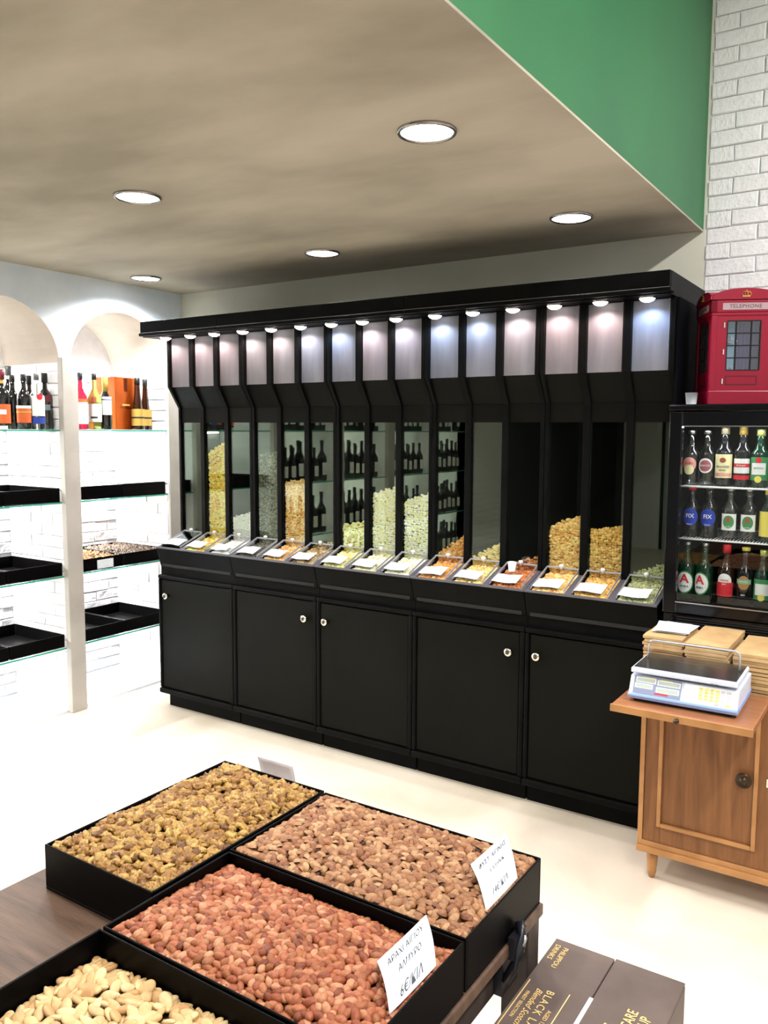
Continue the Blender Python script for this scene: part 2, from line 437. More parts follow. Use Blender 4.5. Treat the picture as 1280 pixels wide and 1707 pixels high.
# ================================================================== NICHE SHELVES AND LED STRIPS
SHZ = [1.545, 1.158, .757, .362]
shelf_words = ['top', 'second', 'third', 'lowest']
q = MB(); q.box((-ND + .006, -NW / 2 + .006, -.008), (-.002, NW / 2 - .006, 0), M_shelfg)
q.box((-.002, -NW / 2 + .006, -.008), (0, NW / 2 - .006, 0), M_glassedge)
shelf_me = q.mesh('glass_shelf')
q = MB(); q.box((-.012, -NW / 2 + .05, -.007), (.0, NW / 2 - .05, 0), M_led); strip_me = q.mesh('led_strip')
for k, (ya, yb) in enumerate(NICHES):
    yc = (ya + yb) / 2
    bay = ['right', 'left'][k] if k < 2 else None
    for j, z in enumerate(SHZ):
        o = link('glass_shelf', shelf_me, None, (0, yc, z))
        if bay: tag(o, '%s glass shelf with a green edge in the %s niche of the white wall' % (shelf_words[j], 'arched' if k == 0 else 'far-left arched'), 'shelf', 'glass shelves in the arched niches')
        else: tag(o, 'glass shelf in a niche further along the white wall, behind the viewpoint', 'shelf', 'glass shelves beyond the frame')
    for j, z in enumerate([SPR - .02] + [s - .010 for s in SHZ]):
        s_ = link('led_strip', strip_me, wall_left, (-ND + .040, yc, z))
        e = STRIP_W * (1 if k < 2 else .75)
        light('AREA', 'led_strip_source', (-ND + .034, yc, z - .009), e, (1, .985, .95) if k < 2 else (1, .93, .80), rot=(0, math.radians(-12), 0), shape='RECTANGLE', size=.015, size_y=NW - .1)

# ================================================================== DISPENSER WALL
B = [.357, .905, 1.452, 1.992, 2.530, 3.062]
YU, YL, YD, YG = -.45, -.375, -.53, -.362       # upper front, lower front, base doors, glass
ZC, ZK1, ZK2, ZG = 2.045, 1.78, 1.665, 1.587
ZT, ZF = .957, .905                              # tray back / front heights
YF = -.556
side_poly = [(-.02, .84), (-.02, ZC), (YU, ZC), (YU, ZK1), (YL, ZK2), (YL, ZT), (YF + .012, ZF), (YF + .03, .86)]
word = ['leftmost', 'second from the left', 'middle', 'second from the right', 'rightmost']
BINS = []
for k in range(5):
    a, b_ = B[k] + .0015, B[k + 1] - .0015
    t = empty('nut_dispenser', ((a + b_) / 2, 0, .80), label='tall black three-bin nut dispenser, %s of the five units' % word[k], cat='dispenser', group='black gravity dispensers along the back wall')
    O = Vector(((a + b_) / 2, 0, .80))
    def off(mbx, name, par=t, **kw):
        mbx.v = [(v[0] - O.x, v[1] - O.y, v[2] - O.z) for v in mbx.v]
        return mbx.build(name, par, **kw)
    S, P_ = .017, .030
    for x0, x1 in ((a, a + S), (b_ - S, b_)):
        q = MB(); q.prism(side_poly, 0, x0, x1, M_black); off(q, 'side_panel', bev=.002)
    inner = (b_ - a - 2 * S - 2 * P_) / 3
    xs = []
    x = a + S
    for i in range(3):
        xs.append((x, x + inner))
        if i < 2:
            q = MB(); q.prism(side_poly, 0, x + inner, x + inner + P_, M_black); off(q, 'partition', bev=.002)
        x += inner + P_
    # grey sloping caps on partitions and sides in the tray zone
    for c0, c1 in [(a, a + S), (b_ - S, b_)] + [(xs[i][1], xs[i][1] + P_) for i in range(2)]:
        q = MB(); q.prism([(YL - .001, ZT + .001), (YL - .001, ZT + .004), (YF + .012, ZF + .004), (YF + .012, ZF + .001)], 0, c0, c1, M_divider); off(q, 'divider_cap')
    q = MB(); q.box((a + S, -.025, .80), (b_ - S, -.02, ZC), M_blackin); q.box((a + S, -.53, .80), (b_ - S, -.02, .815), M_blackin); off(q, 'back_panel')
    q = MB(); q.prism([(YF, ZF + .004), (YF + .014, ZF + .004), (YD + .03, .800), (YD + .006, .800)], 0, a, b_, M_black)
    q.box((a, YF - .002, ZF - .003), (b_, YF + .014, ZF + .006), M_divider)
    off(q, 'fascia_board', bev=.0015)
    for i, (x0, x1) in enumerate(xs):
        q = MB(); q.box((x0, YU + .02, ZK1), (x1, YU + .026, ZC - .002), M_panel)
        q.box((x1 - .012, YU + .012, ZK1), (x1 - .006, YU + .02, ZC - .002), M_panel)
        off(q, 'upper_panel')
        q = MB(); q.prism([(YU + .02, ZK1), (YU + .03, ZK1), (YL + .022, ZK2), (YL + .012, ZK2)], 0, x0, x1, M_door); off(q, 'hood_panel')
        q = MB(); q.box((x0, YL + .010, ZG), (x1, YL + .018, ZK2), M_door); off(q, 'header_panel')
        q = MB(); q.box((x0 + .001, YG, ZT + .02), (x1 - .001, YG + .004, ZG), M_pane); off(q, 'glass_pane')
        lid = MB(); d0 = (YG - .004, ZT + .028); d1 = (YF + .022, ZF + .016)
        lid.prism([d0, (d0[0], d0[1] - .004), (d1[0], d1[1] - .004), d1], 0, x0 + .002, x1 - .002, M_clear)
        lid.prism([(d0[0] + .003, d0[1] + .0005), (d0[0], d0[1] - .0045), (d0[0] - .004, d0[1] - .0055), (d0[0] - .004, d0[1] - .0005)], 0, x0 + .002, x1 - .002, M_acedge)
        for xe in (x0 + .002, x1 - .0035):
            lid.prism([(d0[0], d0[1] + .0006), (d0[0], d0[1] - .010), (d1[0], d1[1] - .008), (d1[0], d1[1] + .0006)], 0, xe, xe + .0015, M_acedge)
        lo = off(lid, 'lid')
        kb = MB(); kb.lathe([(.004, 0), (.004, .006), (.0095, .011), (.0105, .016), (.007, .021), (.0001, .022)], mat('clear_knob', (.85, .85, .82), .12, 0, .8, coat=1.0), 14, ((x0 + x1) / 2 - O.x, YG - .02 - O.y, ZT + .022 - O.z))
        kb.build('lid_knob', lo)
        BINS.append((x0, x1))

# base cabinets
knobx = [.417, 1.385, 1.510, 2.463, 2.586]
side_w = ['left', 'right', 'left', 'right', 'left']
for k in range(5):
    a, b_ = B[k] + .001 - (.012 if k == 0 else 0), B[k + 1] - .001
    O = Vector(((a + b_) / 2, 0, 0))
    t = empty('base_cabinet', O, label='black base cabinet, knob at door %s, %s in the row' % (side_w[k], word[k]), cat='cabinet', group='black base cabinets along the back wall')
    def off(mbx, name, par=t, **kw):
        mbx.v = [(v[0] - O.x, v[1] - O.y, v[2] - O.z) for v in mbx.v]
        return mbx.build(name, par, **kw)
    q = MB(); q.box((a, YD + .02, .10), (b_, -.01, .80), M_black); off(q, 'carcass')
    q = MB(); q.box((a + (.02 if k == 0 else .003), YD + .045, 0), (b_ - .003, -.02, .10), M_black); off(q, 'plinth')
    q = MB(); q.box((a, YD - .008, .730), (b_, YD + .02, .752), M_black); off(q, 'top_rail', bev=.006)
    q = MB(); q.box((a, YD - .014, .085), (b_, YD + .02, .113), M_black); off(q, 'bottom_rail', bev=.007, seg=3)
    for x0, x1 in ((a, a + .018), (b_ - .022, b_)):
        q = MB(); q.box((x0, YD - .006, .113), (x1, YD + .02, .730), M_black); off(q, 'stile', bev=.006)
    q = MB(); q.box((a + .021, YD + .001, .118), (b_ - .025, YD + .019, .724), M_door); dr = off(q, 'door', bev=.003)
    q = MB(); c = (knobx[k] - O.x, YD - O.y, .640 - O.z)
    q.lathe([(.010, -.001), (.010, .010), (.017, .016), (.0185, .022), (.016, .027), (.009, .0285)], M_chrome, 20, c, axis=1)
    q.lathe([(.009, .0286), (.0075, .0295), (.0001, .0300)], mat('knob_centre', (.05, .04, .02), .3), 14, c, axis=1)
    q.build('door_knob', dr)

# canopy
t = empty('canopy', ((B[0] + B[5]) / 2, 0, 2.04), label='long black canopy board over the whole dispenser row, carrying the small spotlights', cat='canopy')
O = Vector(((B[0] + B[5]) / 2, 0, 2.04))
def off(mbx, name, par=t, **kw):
    mbx.v = [(v[0] - O.x, v[1] - O.y, v[2] - O.z) for v in mbx.v]
    return mbx.build(name, par, **kw)
cx = [.262, .835, 1.945, 3.062]
for i in range(3):
    a, b_ = cx[i] + (.001 if i else 0), cx[i + 1] - .001
    q = MB(); q.box((a, -.548, 2.066), (b_, -.53, 2.127), M_black); off(q, 'fascia_board', bev=.002)
    q = MB(); q.box((a - (.006 if i == 0 else 0), -.556, 2.050), (b_ + (.006 if i == 2 else 0), -.50, 2.066), M_black); off(q, 'lip_moulding', bev=.005, seg=3)
    q = MB(); q.box((a, -.5500, 2.0655), (b_, -.5482, 2.0680), mat('highlight_strip_grey', (.30, .30, .30), .25, .6)); off(q, 'highlight_strip')  # added strip imitates a highlight line along the lip
q = MB(); q.box((.262, -.53, ZC + .001), (3.062, -.001, ZC + .02), M_black); off(q, 'soffit')
q = MB(); q.box((.262, -.53, ZC + .02), (.28, -.001, 2.127), M_black); off(q, 'end_board')
q = MB(); q.box((3.044, -.53, ZC + .02), (3.062, -.001, 2.127), M_black); off(q, 'end_board')
q = MB(); q.box((.28, -.53, 2.115), (3.044, -.001, 2.124), M_black); off(q, 'top_board')
q = MB(); q.box((B[5] + .001, -.44, 0.0), (B[5] + .010, -.002, ZC), mat('matt_black_panel', (.0025, .0025, .004), .8, 0, .05)); off(q, 'end_panel')

LX = [.391, .578, .753, .950, 1.138, 1.323, 1.506, 1.682, 1.864, 2.062, 2.243, 2.425, 2.603, 2.788, 2.965]
warm, pink, cool, ice = (1, .80, .74), (1, .70, .66), (.62, .75, 1), (.45, .62, 1)
LC = [pink, pink, pink, warm, warm, (.9, .88, 1), cool, (1, .8, .82), (.95, .85, .95), cool, cool, (1, .8, .78), pink, pink, ice]
ordn = ['first', 'second', 'third', 'fourth', 'fifth', 'sixth', 'seventh', 'eighth', 'ninth', 'tenth', 'eleventh', 'twelfth', 'thirteenth', 'fourteenth', 'fifteenth']
for i, x in enumerate(LX):
    c = LC[i]
    q = MB(); q.lathe([(.031, 0), (.031, -.004), (.029, -.006)], M_nickel, 24, cap=False)
    t = q.build('spotlight', loc=(x, -.485, ZC + .001))
    hue = 'bluish-white' if c[2] > c[0] else 'warm pinkish-white'
    tag(t, 'small round %s spotlight under the canopy, %s from the left' % (hue, ordn[i]), 'spotlight', 'small spotlights under the canopy')
    g = MB(); g.lathe([(.0001, -.019), (.012, -.018), (.023, -.013), (.029, -.006)], mat('spot_glow_%d' % i, (1, 1, 1), .5, emit=(c[0] * .5 + .5, c[1] * .5 + .5, c[2] * .5 + .5), estr=9), 20, cap=False)
    g.build('lamp_lens', t)
    light('SPOT', 'spotlight_source', (x, -.485, ZC - .022), SPOT_W * 4, c, rot=(math.radians(6), 0, 0), spot_size=math.radians(150), spot_blend=.6, shadow_soft_size=.012)

# ================================================================== NUT SHAPES
def ico(sub):
    bm = bmesh.new(); bmesh.ops.create_icosphere(bm, subdivisions=sub, radius=1)
    v = [tuple(x.co) for x in bm.verts]; f = [tuple(y.index for y in x.verts) for x in bm.faces]; bm.free(); return v, f
ICO = {1: ico(1), 2: ico(2), 3: ico(3)}
def shape_peanut(seed, sub=2):
    r = random.Random(seed); v, f = ICO[sub]; out = []
    bend = r.uniform(-.12, .12); waist = r.uniform(0, .10)
    for x, y, z in v:
        k = 1 - waist * math.exp(-(x * 3) ** 2) - .10 * x
        out.append((x * .0106 + 0, (y * k + bend * (x * x - .4)) * .0066, z * k * .0064))
    return out, f
def shape_almond(seed, sub=2):
    r = random.Random(seed); v, f = ICO[sub]; out = []
    th = r.uniform(.0048, .0062); wd = r.uniform(.0083, .0098); ln = r.uniform(.0130, .0150); asym = r.uniform(-.08, .08)
    for x, y, z in v:
        t = (x + 1) / 2; k = (1 - .42 * t ** 1.6)
        if x > .8: k *= .85
        out.append((x * ln * (1.06 if x > .7 else 1), y * wd * k + asym * wd * (1 - x * x), z * th * (1 - .35 * t)))
    return out, f
def shape_pistachio(seed, sub=2):
    """two half shells, gaping at one end, with the kernel between: verts, faces, material index per face"""
    r = random.Random(seed); v, f = ICO[sub]; vs = []; fs = []; ms = []
    gap = r.uniform(.24, .62)
    for s in (1, -1):
        keep = {}
        for i, (x, y, z) in enumerate(v):
            zz = max(0, z * s)
            X = x * .0108; Y = y * .0071 * (1 - .12 * x); Z = zz * .0069 * (1 - .12 * x)
            an = gap * .5
            Xr = X + .0108; Zr = Z * math.cos(an) + Xr * math.sin(an); Xr = Xr * math.cos(an) - Z * math.sin(an)
            keep[i] = len(vs); vs.append((Xr - .0108, Y, s * Zr))
        for fc in f:
            if sum(v[i][2] * s for i in fc) > 0 or all(abs(v[i][2]) < 1e-6 for i in fc):
                q_ = tuple(keep[i] for i in fc); fs.append(q_ if s == 1 or True else q_[::-1]); ms.append(0)
    b0 = len(vs); v1, f1 = ICO[1]
    vs += [(x * .0082 + .0008, y * .0054, z * .0055) for x, y, z in v1]
    fs += [tuple(b0 + i for i in fc) for fc in f1]; ms += [1] * len(f1)
    return vs, fs, ms
def shape_walnut(seed, sub=2):
    r = random.Random(seed); v, f = ICO[sub]; out = []
    kind = r.random(); o3 = Vector((r.uniform(0, 50), r.uniform(0, 50), r.uniform(0, 50)))
    if kind < .55: A, Bq, Cq = r.uniform(.013, .0165), r.uniform(.009, .013), r.uniform(.0065, .0095)   # half kernel
    else: A, Bq, Cq = r.uniform(.008, .013), r.uniform(.0055, .0085), r.uniform(.0045, .0072)
    for x, y, z in v:
        p = Vector((x, y, z))
        n1 = noise.noise(p * 2.3 + o3); n2 = 1 - abs(noise.noise(p * 3.6 + o3)) * 3.2
        groove = .30 * math.exp(-(y * 5.5) ** 2) if z > -.2 and kind < .55 else 0
        k = .86 + .48 * n1 + .22 * n2 - groove
        out.append((x * A * k, y * Bq * k, (z if z > 0 else z * .55) * Cq * (k + .1)))
    return out, f

# ================================================================== BIN FILLS
def bin_fill(idx, zl, zr, cols, size, label, elong=1.3, seed=0, traydensity=1.0, sub=1, cat='nuts', name='nut_heap', slope=-.7, dark=False):
    """heap behind the glass plus what has run into the lidded tray; idx is 0-based, zl/zr top heights at the glass"""
    x0, x1 = BINS[idx]; x0 += .003; x1 -= .003
    cols = [tuple(min(.95, c * 1.7) for c in cc) for cc in cols]; size *= 1.12
    r = random.Random(seed + idx); v, f = ICO[sub]; q = MB(); m = nut_mat('fill_' + str(idx), cols, True, .55, .0, grain=.12)
    def put(x, y, z, s=1.0):
        a = size * elong * s; b = size * s; e = Euler((r.uniform(-.6, .6), r.uniform(-.9, .9), r.uniform(0, 6.28))).to_matrix()
        q.add([e @ Vector((p[0] * a, p[1] * b, p[2] * b * .8)) + Vector((x, y, z)) for p in v], f, m, True)
    st = size * 1.45
    ztray = lambda y: ZF - .006 + (ZT - ZF) * (y - YF) / (YL - YF)
    # core, colour darkened to paint shade into the gaps between nuts
    core = [(x0 + .004, zl - .02), (x1 - .004, zr - .02), (x1 - .004, .83), (x0 + .004, .83)]
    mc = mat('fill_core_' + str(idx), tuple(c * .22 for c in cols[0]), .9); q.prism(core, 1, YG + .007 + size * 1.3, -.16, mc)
    nx = int((x1 - x0) / st); x_ = [x0 + size + (x1 - x0 - 2 * size) * i / max(1, nx - 1) for i in range(nx)]
    z = .90
    while z < max(zl, zr):
        for x in x_:
            lim = zl + (zr - zl) * (x - x0) / (x1 - x0)
            if z < lim: put(min(x1 - size, max(x0 + size, x + r.uniform(-.4, .4) * size)), YG + .006 + size * r.uniform(1.0, 1.5), z + r.uniform(-.4, .4) * size, r.uniform(.85, 1.15))
        z += st * .9
    # top surface
    y = YG + .006 + size
    while y < YG + .11:
        for x in x_:
            lim = zl + (zr - zl) * (x - x0) / (x1 - x0)
            put(min(x1 - size, max(x0 + size, x)), y, min(ZG - .02, lim - .012 + slope * (y - YG) + r.uniform(-.3, .6) * size), r.uniform(.85, 1.2))
        y += st
    # tray
    y = YG - .002
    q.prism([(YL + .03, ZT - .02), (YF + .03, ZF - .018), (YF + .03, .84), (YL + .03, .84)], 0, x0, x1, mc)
    while y > YF + .03:
        for x in x_:
            if r.random() < traydensity: put(min(x1 - size, max(x0 + size, x + r.uniform(-.4, .4) * size)), y, ztray(y) + r.uniform(-.5, .4) * size - .005, r.uniform(.85, 1.15))
        y -= st * .9
    o = q.build(name); tag(o, label, cat, 'loose nuts and seeds in the dispenser bins', 'stuff')
    return o
gold = [(.50, .26, .04), (.72, .45, .09), (.80, .55, .16)]
bin_fill(1, 1.43, 1.49, gold, .0085, 'golden yellow dried pieces heaped high behind glass, second bin from the left', seed=1, sub=1)
bin_fill(2, 1.08, 1.115, [(.52, .60, .44), (.70, .76, .60), (.80, .84, .72)], .0055, 'whitish-green small seeds behind glass, third bin from the left', seed=2)
bin_fill(3, 1.42, 1.44, [(.035, .045, .03), (.08, .085, .06), (.16, .16, .12)], .006, 'dark grey-green striped seeds heaped high, fourth bin from the left', seed=3)
bin_fill(4, 1.285, 1.305, [(.42, .21, .06), (.62, .35, .13), (.72, .45, .20)], .0065, 'light brown roasted nuts in a tall heap, fifth bin from the left', seed=4)
bin_fill(5, .965, 1.0, [(.10, .06, .03), (.35, .25, .10), (.50, .40, .20)], .006, 'low mixed brown and dark seeds, sixth bin from the left', seed=5)
bin_fill(6, 1.085, 1.115, [(.42, .33, .10), (.66, .56, .24), (.75, .68, .36)], .0075, 'straw-yellow nuts in a low heap, seventh bin from the left', seed=6)
bin_fill(7, 1.25, 1.285, [(.52, .50, .22), (.72, .72, .38), (.82, .82, .52)], .007, 'pale yellow-green seeds heaped behind glass, eighth bin from the left', seed=7)
bin_fill(8, 1.225, 1.265, [(.55, .56, .26), (.76, .78, .42), (.85, .86, .56)], .0075, 'pale lime-yellow seeds heaped behind glass, ninth bin from the left', seed=8)
bin_fill(9, .99, 1.085, [(.34, .14, .035), (.52, .25, .07), (.62, .36, .12)], .0068, 'orange-brown almonds in a sloping heap, tenth bin from the left', elong=1.5, seed=9)
bin_fill(10, .985, 1.07, [(.42, .26, .08), (.62, .42, .15), (.72, .53, .25)], .0068, 'tan yellow nuts in a low heap, eleventh bin from the left', elong=1.4, seed=10)
bin_fill(11, .97, 1.02, [(.24, .07, .02), (.42, .15, .04), (.55, .24, .08)], .0068, 'reddish-brown almonds almost run out, twelfth bin from the left', elong=1.5, seed=11)
bin_fill(12, 1.155, 1.205, [(.40, .21, .06), (.60, .35, .12), (.72, .47, .20)], .0072, 'golden-tan almonds in a tall heap, thirteenth bin from the left', elong=1.5, seed=12, sub=2)
bin_fill(13, 1.15, 1.175, [(.32, .18, .04), (.50, .30, .08), (.62, .42, .14)], .0068, 'golden-brown round hazelnuts in a tall heap, fourteenth bin from the left', elong=1.0, seed=13, sub=2)
bin_fill(14, .985, 1.04, [(.20, .23, .10), (.34, .37, .18), (.46, .47, .28)], .005, 'grey-green seeds in a low heap, rightmost bin', elong=1.5, seed=14)

# price cards on the lids and the paper scoop
for i, (x0, x1) in enumerate(BINS):
    r = random.Random(90 + i); q = MB(); n = 8; w_ = .112 if i else .125; h_ = .062
    sl = math.atan2(ZT - ZF + .012, YG - YF - .026); vs = []
    for j in range(n + 1):
        for k_ in (0, 1):
            u = w_ * j / n; lift = .0035 * (math.sin(j / n * 3.1 + i) ** 2) + (.004 if k_ else 0) * (j / n)
            vs.append((x0 + .006 + u + k_ * .006, YF + .027 + k_ * h_ * math.cos(sl), ZF + .019 + k_ * h_ * math.sin(sl) + lift))
    nn = len(vs); vs += [(a, b, c + .0012) for a, b, c in vs]
    fs = []
    for j in range(n):
        a = 2 * j; fs.append((a, a + 1, a + 3, a + 2)); fs.append((nn + a, nn + a + 2, nn + a + 3, nn + a + 1)); fs.append((a, a + 2, nn + a + 2, nn + a)); fs.append((a + 1, nn + a + 1, nn + a + 3, a + 3))
    fs += [(0, nn, nn + 1, 1), (2 * n, 2 * n + 1, nn + 2 * n + 1, nn + 2 * n)]
    q.add(vs, fs, M_paper, False); o = q.build('price_card')
    if i == 4 or i == 7 or i == 8: pass
    tag(o, 'white price card lying on the lid of the %s bin from the left' % ordn[i], 'price card', 'white price cards on the bin lids')
q = MB(); xm = (BINS[11][0] + BINS[11][1]) / 2 - .012
q.lathe([(.013, 0), (.0135, .002), (.019, .044), (.0178, .044), (.0125, .004), (.0001, .004)], M_paper, 20)
o = q.build('paper_cup', loc=(xm, -.445, .956), rot=(math.radians(-20), math.radians(-8), 0)); tag(o, 'small white paper cup lying in the lidded tray of the twelfth bin', 'cup')

# ================================================================== WORKBENCH TABLE WITH FOUR TRAYS
TZ = .715
t = empty('display_table', (2.92, -3.3, 0), label='brown wooden display table under the black nut trays in front', cat='table')
O = Vector((2.92, -3.3, 0))
def off(mbx, name, par=t, **kw):
    mbx.v = [(v[0] - O.x, v[1] - O.y, v[2] - O.z) for v in mbx.v]
    return mbx.build(name, par, **kw)
q = MB(); q.box((2.50, -4.25, TZ - .022), (3.340, -2.305, TZ), M_wood); off(q, 'tabletop', bev=.003)
q = MB(); q.box((3.295, -4.2, .625), (3.318, -2.345, TZ - .022), M_tabledark); off(q, 'apron')
q = MB(); q.box((2.53, -4.2, .625), (2.553, -2.345, TZ - .022), M_tabledark); off(q, 'apron')
q = MB(); q.box((2.553, -2.36, .625), (3.295, -2.338, TZ - .022), M_tabledark); off(q, 'apron')
for x0, y0 in ((3.283, -2.355), (2.51, -2.355), (3.283, -4.22), (2.51, -4.22)):
    q = MB(); q.box((x0, y0, 0), (x0 + .05, y0 + .05, TZ - .022), M_tabledark); off(q, 'leg', bev=.003)
# black spring clamp gripping the apron edge
q = MB()
q.box((3.319, -2.462, .628), (3.334, -2.400, .690), mat('black_plastic', (.008, .008, .012), .3))
q.box((3.338, -2.452, .690), (3.350, -2.405, .728), MATS['black_plastic'])
q.tube([(3.344, -2.420, .742), (3.352, -2.428, .726), (3.354, -2.440, .705), (3.349, -2.452, .682), (3.338, -2.458, .655)], .008, MATS['black_plastic'], 10)
q.tube([(3.352, -2.424, .735), (3.359, -2.431, .722), (3.3595, -2.438, .712)], .0035, M_steel, 8)
o = q.build('clamp'); tag(o, 'black clamp gripping the edge of the display table', 'clamp')

def make_tray(x0, x1, y0, y1, z0, h, label, name='nut_tray', group='black nut trays on the table', tk=.004, cat='tray'):
    cx_, cy_ = (x0 + x1) / 2, (y0 + y1) / 2; X, Y = (x1 - x0) / 2, (y1 - y0) / 2; fl = .006
    q = MB()
    q.box((-X, -Y, 0), (X, Y, .005), M_trayb)
    q.box((-X, -Y, .005), (X, -Y + tk, h), M_trayb); q.box((-X, Y - tk, .005), (X, Y, h), M_trayb)
    q.box((-X, -Y + tk, .005), (-X + tk, Y - tk, h), M_trayb); q.box((X - tk, -Y + tk, .005), (X, Y - tk, h), M_trayb)
    o = q.build(name, loc=(cx_, cy_, z0), bev=.0012, seg=1)
    return tag(o, label, cat, group)
TR = {'walnut': (2.566, 2.851, -2.767, -2.305), 'pistachio': (2.857, 3.335, -2.594, -2.310),
      'peanut': (2.860, 3.335, -2.870, -2.599), 'almond': (2.860, 3.335, -3.150, -2.875)}
make_tray(*TR['walnut'], TZ, .085, 'black tray filled with shelled walnuts, far left of the table trays')
make_tray(*TR['pistachio'], TZ, .085, 'black tray filled with pistachios in their shells, far right of the table trays')
make_tray(*TR['peanut'], TZ, .085, 'black tray filled with reddish peanuts, in the middle of the foreground')
make_tray(*TR['almond'], TZ, .085, 'black tray filled with pale almonds, nearest and cut by the bottom edge of the photo')

def cam_proj(p):
    d = np.array(p) - np.array(CAM_POS); c = ROT.T @ d
    return 640 - c[0] / c[2] * FPX, 853.5 + c[1] / c[2] * FPX

def pile(box, target, depth, dims, seed, nmax, sink=.12, tilt=.45):
    x0, x1, y0, y1 = box; g = .0016; pad = .006
    x0 += pad; x1 -= pad; y0 += pad; y1 -= pad
    nx = int((x1 - x0) / g) + 1; ny = int((y1 - y0) / g) + 1
    X = x0 + np.arange(nx) * g; Y = y0 + np.arange(ny) * g
    T = np.array([[target(a, b) for b in Y] for a in X]); H = T - depth
    rs = np.random.RandomState(seed); items = []; owner = -np.ones((nx, ny), int); fails = 0
    while len(items) < nmax and fails < 60:
        c = np.stack([rs.randint(0, nx, 60), rs.randint(0, ny, 60)], 1)
        d = (T - H)[c[:, 0], c[:, 1]]; bi = d.argmax()
        if d[bi] < dims[2] * .9: fails += 1; continue
        fails = 0; ci, cj = c[bi]; sc = rs.uniform(.88, 1.14)
        a, b_, cc = dims[0] * sc, dims[1] * sc, dims[2] * sc
        roll = rs.uniform(-tilt, tilt) * 1.6; pit = rs.uniform(-tilt, tilt); yaw = rs.uniform(0, 6.283)
        ce, se = math.cos(yaw), math.sin(yaw); ext = max(a, b_)
        px = min(max(X[ci], x0 + ext * .8), x1 - ext * .8); py = min(max(Y[cj], y0 + ext * .8), y1 - ext * .8)
        i0, i1 = max(0, int((px - ext - x0) / g)), min(nx, int((px + ext - x0) / g) + 2)
        j0, j1 = max(0, int((py - ext - y0) / g)), min(ny, int((py + ext - y0) / g) + 2)
        gx, gy = np.meshgrid(X[i0:i1] - px, Y[j0:j1] - py, indexing='ij')
        u = (gx * ce + gy * se) / a; v = (-gx * se + gy * ce) / b_; rr = u * u + v * v; m = rr < 1
        if not m.any(): continue
        hh = cc * np.sqrt(np.clip(1 - rr, 0, 1)); sub = H[i0:i1, j0:j1]
        zc = (sub + hh)[m].max() - sink * cc
        zc = min(zc, (T[min(ci, nx - 1), min(cj, ny - 1)]) + cc * .75)
        topz = np.where(m, zc + hh, -1); up = topz > sub
        sub[up] = topz[up]; ow = owner[i0:i1, j0:j1]; ow[up] = len(items)
        items.append((px, py, zc, yaw, pit, roll, sc))
    vis = np.bincount(owner[owner >= 0], minlength=len(items))
    return items, vis

def scatter(kind, box, target, depth, dims, seed, nmax, shapes, mats_i, mats_s, name, label, stufflabel, group, cat, max_ind=300, sub_s=None, need=6):
    items, vis = pile(box, target, depth, dims, seed, nmax)
    inframe = []
    for i, it in enumerate(items):
        px, py = cam_proj(it[:3])
        if vis[i] >= need and -14 < px < 1294 and py < 1720:
            d = sum((a - b) ** 2 for a, b in zip(it[:3], CAM_POS)); inframe.append((d, i))
    inframe.sort(); chosen = set(i for _, i in inframe[:max_ind])
    meshes = []
    for s in shapes:
        me = bpy.data.meshes.new(name); me.from_pydata(s[0], [], s[1])
        for m_ in mats_i: me.materials.append(m_)
        if len(s) > 2: me.polygons.foreach_set('material_index', s[2])
        me.polygons.foreach_set('use_smooth', [True] * len(s[1])); me.update(); meshes.append(me)
    q = MB(); rs = random.Random(seed)
    for i, (px, py, pz, yaw, pit, roll, sc) in enumerate(items):
        k = rs.randrange(len(shapes)); e = Matrix.Rotation(yaw, 3, 'Z') @ Matrix.Rotation(pit, 3, 'Y') @ Matrix.Rotation(roll, 3, 'X')
        if i in chosen:
            o = link(name, meshes[k], None, (px, py, pz)); o.rotation_euler = e.to_euler(); o.scale = (sc,) * 3
            o['label'] = label; o['group'] = group; o['category'] = cat
        else:
            s = shapes[k]; A = np.array(s[0]) @ (np.array(e).T * sc) + np.array((px, py, pz))
            vs = A.tolist()
            if len(s) > 2:
                q.add(vs, [f_ for f_, m_ in zip(s[1], s[2]) if m_ == 0], mats_s[0], True)
                q.add(vs, [f_ for f_, m_ in zip(s[1], s[2]) if m_ == 1], mats_s[1], True)
            else: q.add(vs, s[1], mats_s[0], True)
    # bed under the loose pieces
    x0, x1, y0, y1 = box; n = 24; vs = []; fs = []
    for a in range(n + 1):
        for b in range(n + 1):
            x = x0 + .005 + (x1 - x0 - .01) * a / n; y = y0 + .005 + (y1 - y0 - .01) * b / n; vs.append((x, y, max(TZ + .008, target(x, y) - depth * .75)))
    for a in range(n):
        for b in range(n): i = a * (n + 1) + b; fs.append((i, i + n + 1, i + n + 2, i + 1))
    bedm = mats_s[-1]
    q.add(vs, fs, bedm, True)
    o = q.build(name + '_heap'); tag(o, stufflabel, cat, None, 'stuff')
    print(kind, 'items', len(items), 'individual', len(chosen), 'visible', len(inframe))

def edge_dist(b, x, y): return min(x - b[0], b[1] - x, y - b[2], b[3] - y)
def bump(b, x, y, e=.05): return max(0, min(1, edge_dist(b, x, y) / e)) ** .6
nz = lambda x, y, s, o: noise.noise(Vector((x * s + o, y * s, o)))
tw = lambda x, y: .779 + .020 * bump(TR['walnut'], x, y, .06) + .010 * nz(x, y, 12, 3)
tp = lambda x, y: .782 + .012 * bump(TR['pistachio'], x, y, .05) + .005 * nz(x, y, 10, 7)
tn = lambda x, y: .766 + .022 * bump(TR['peanut'], x, y, .07) + .008 * nz(x, y, 11, 1) + .010 * max(0, min(1, (-2.62 - y) / .2))
ta = lambda x, y: .748 + .030 * bump(TR['almond'], x, y, .09) + .006 * nz(x, y, 12, 5)
wal = [(.22, .105, .024), (.33, .185, .042), (.42, .265, .075), (.27, .13, .032), (.11, .042, .013)]
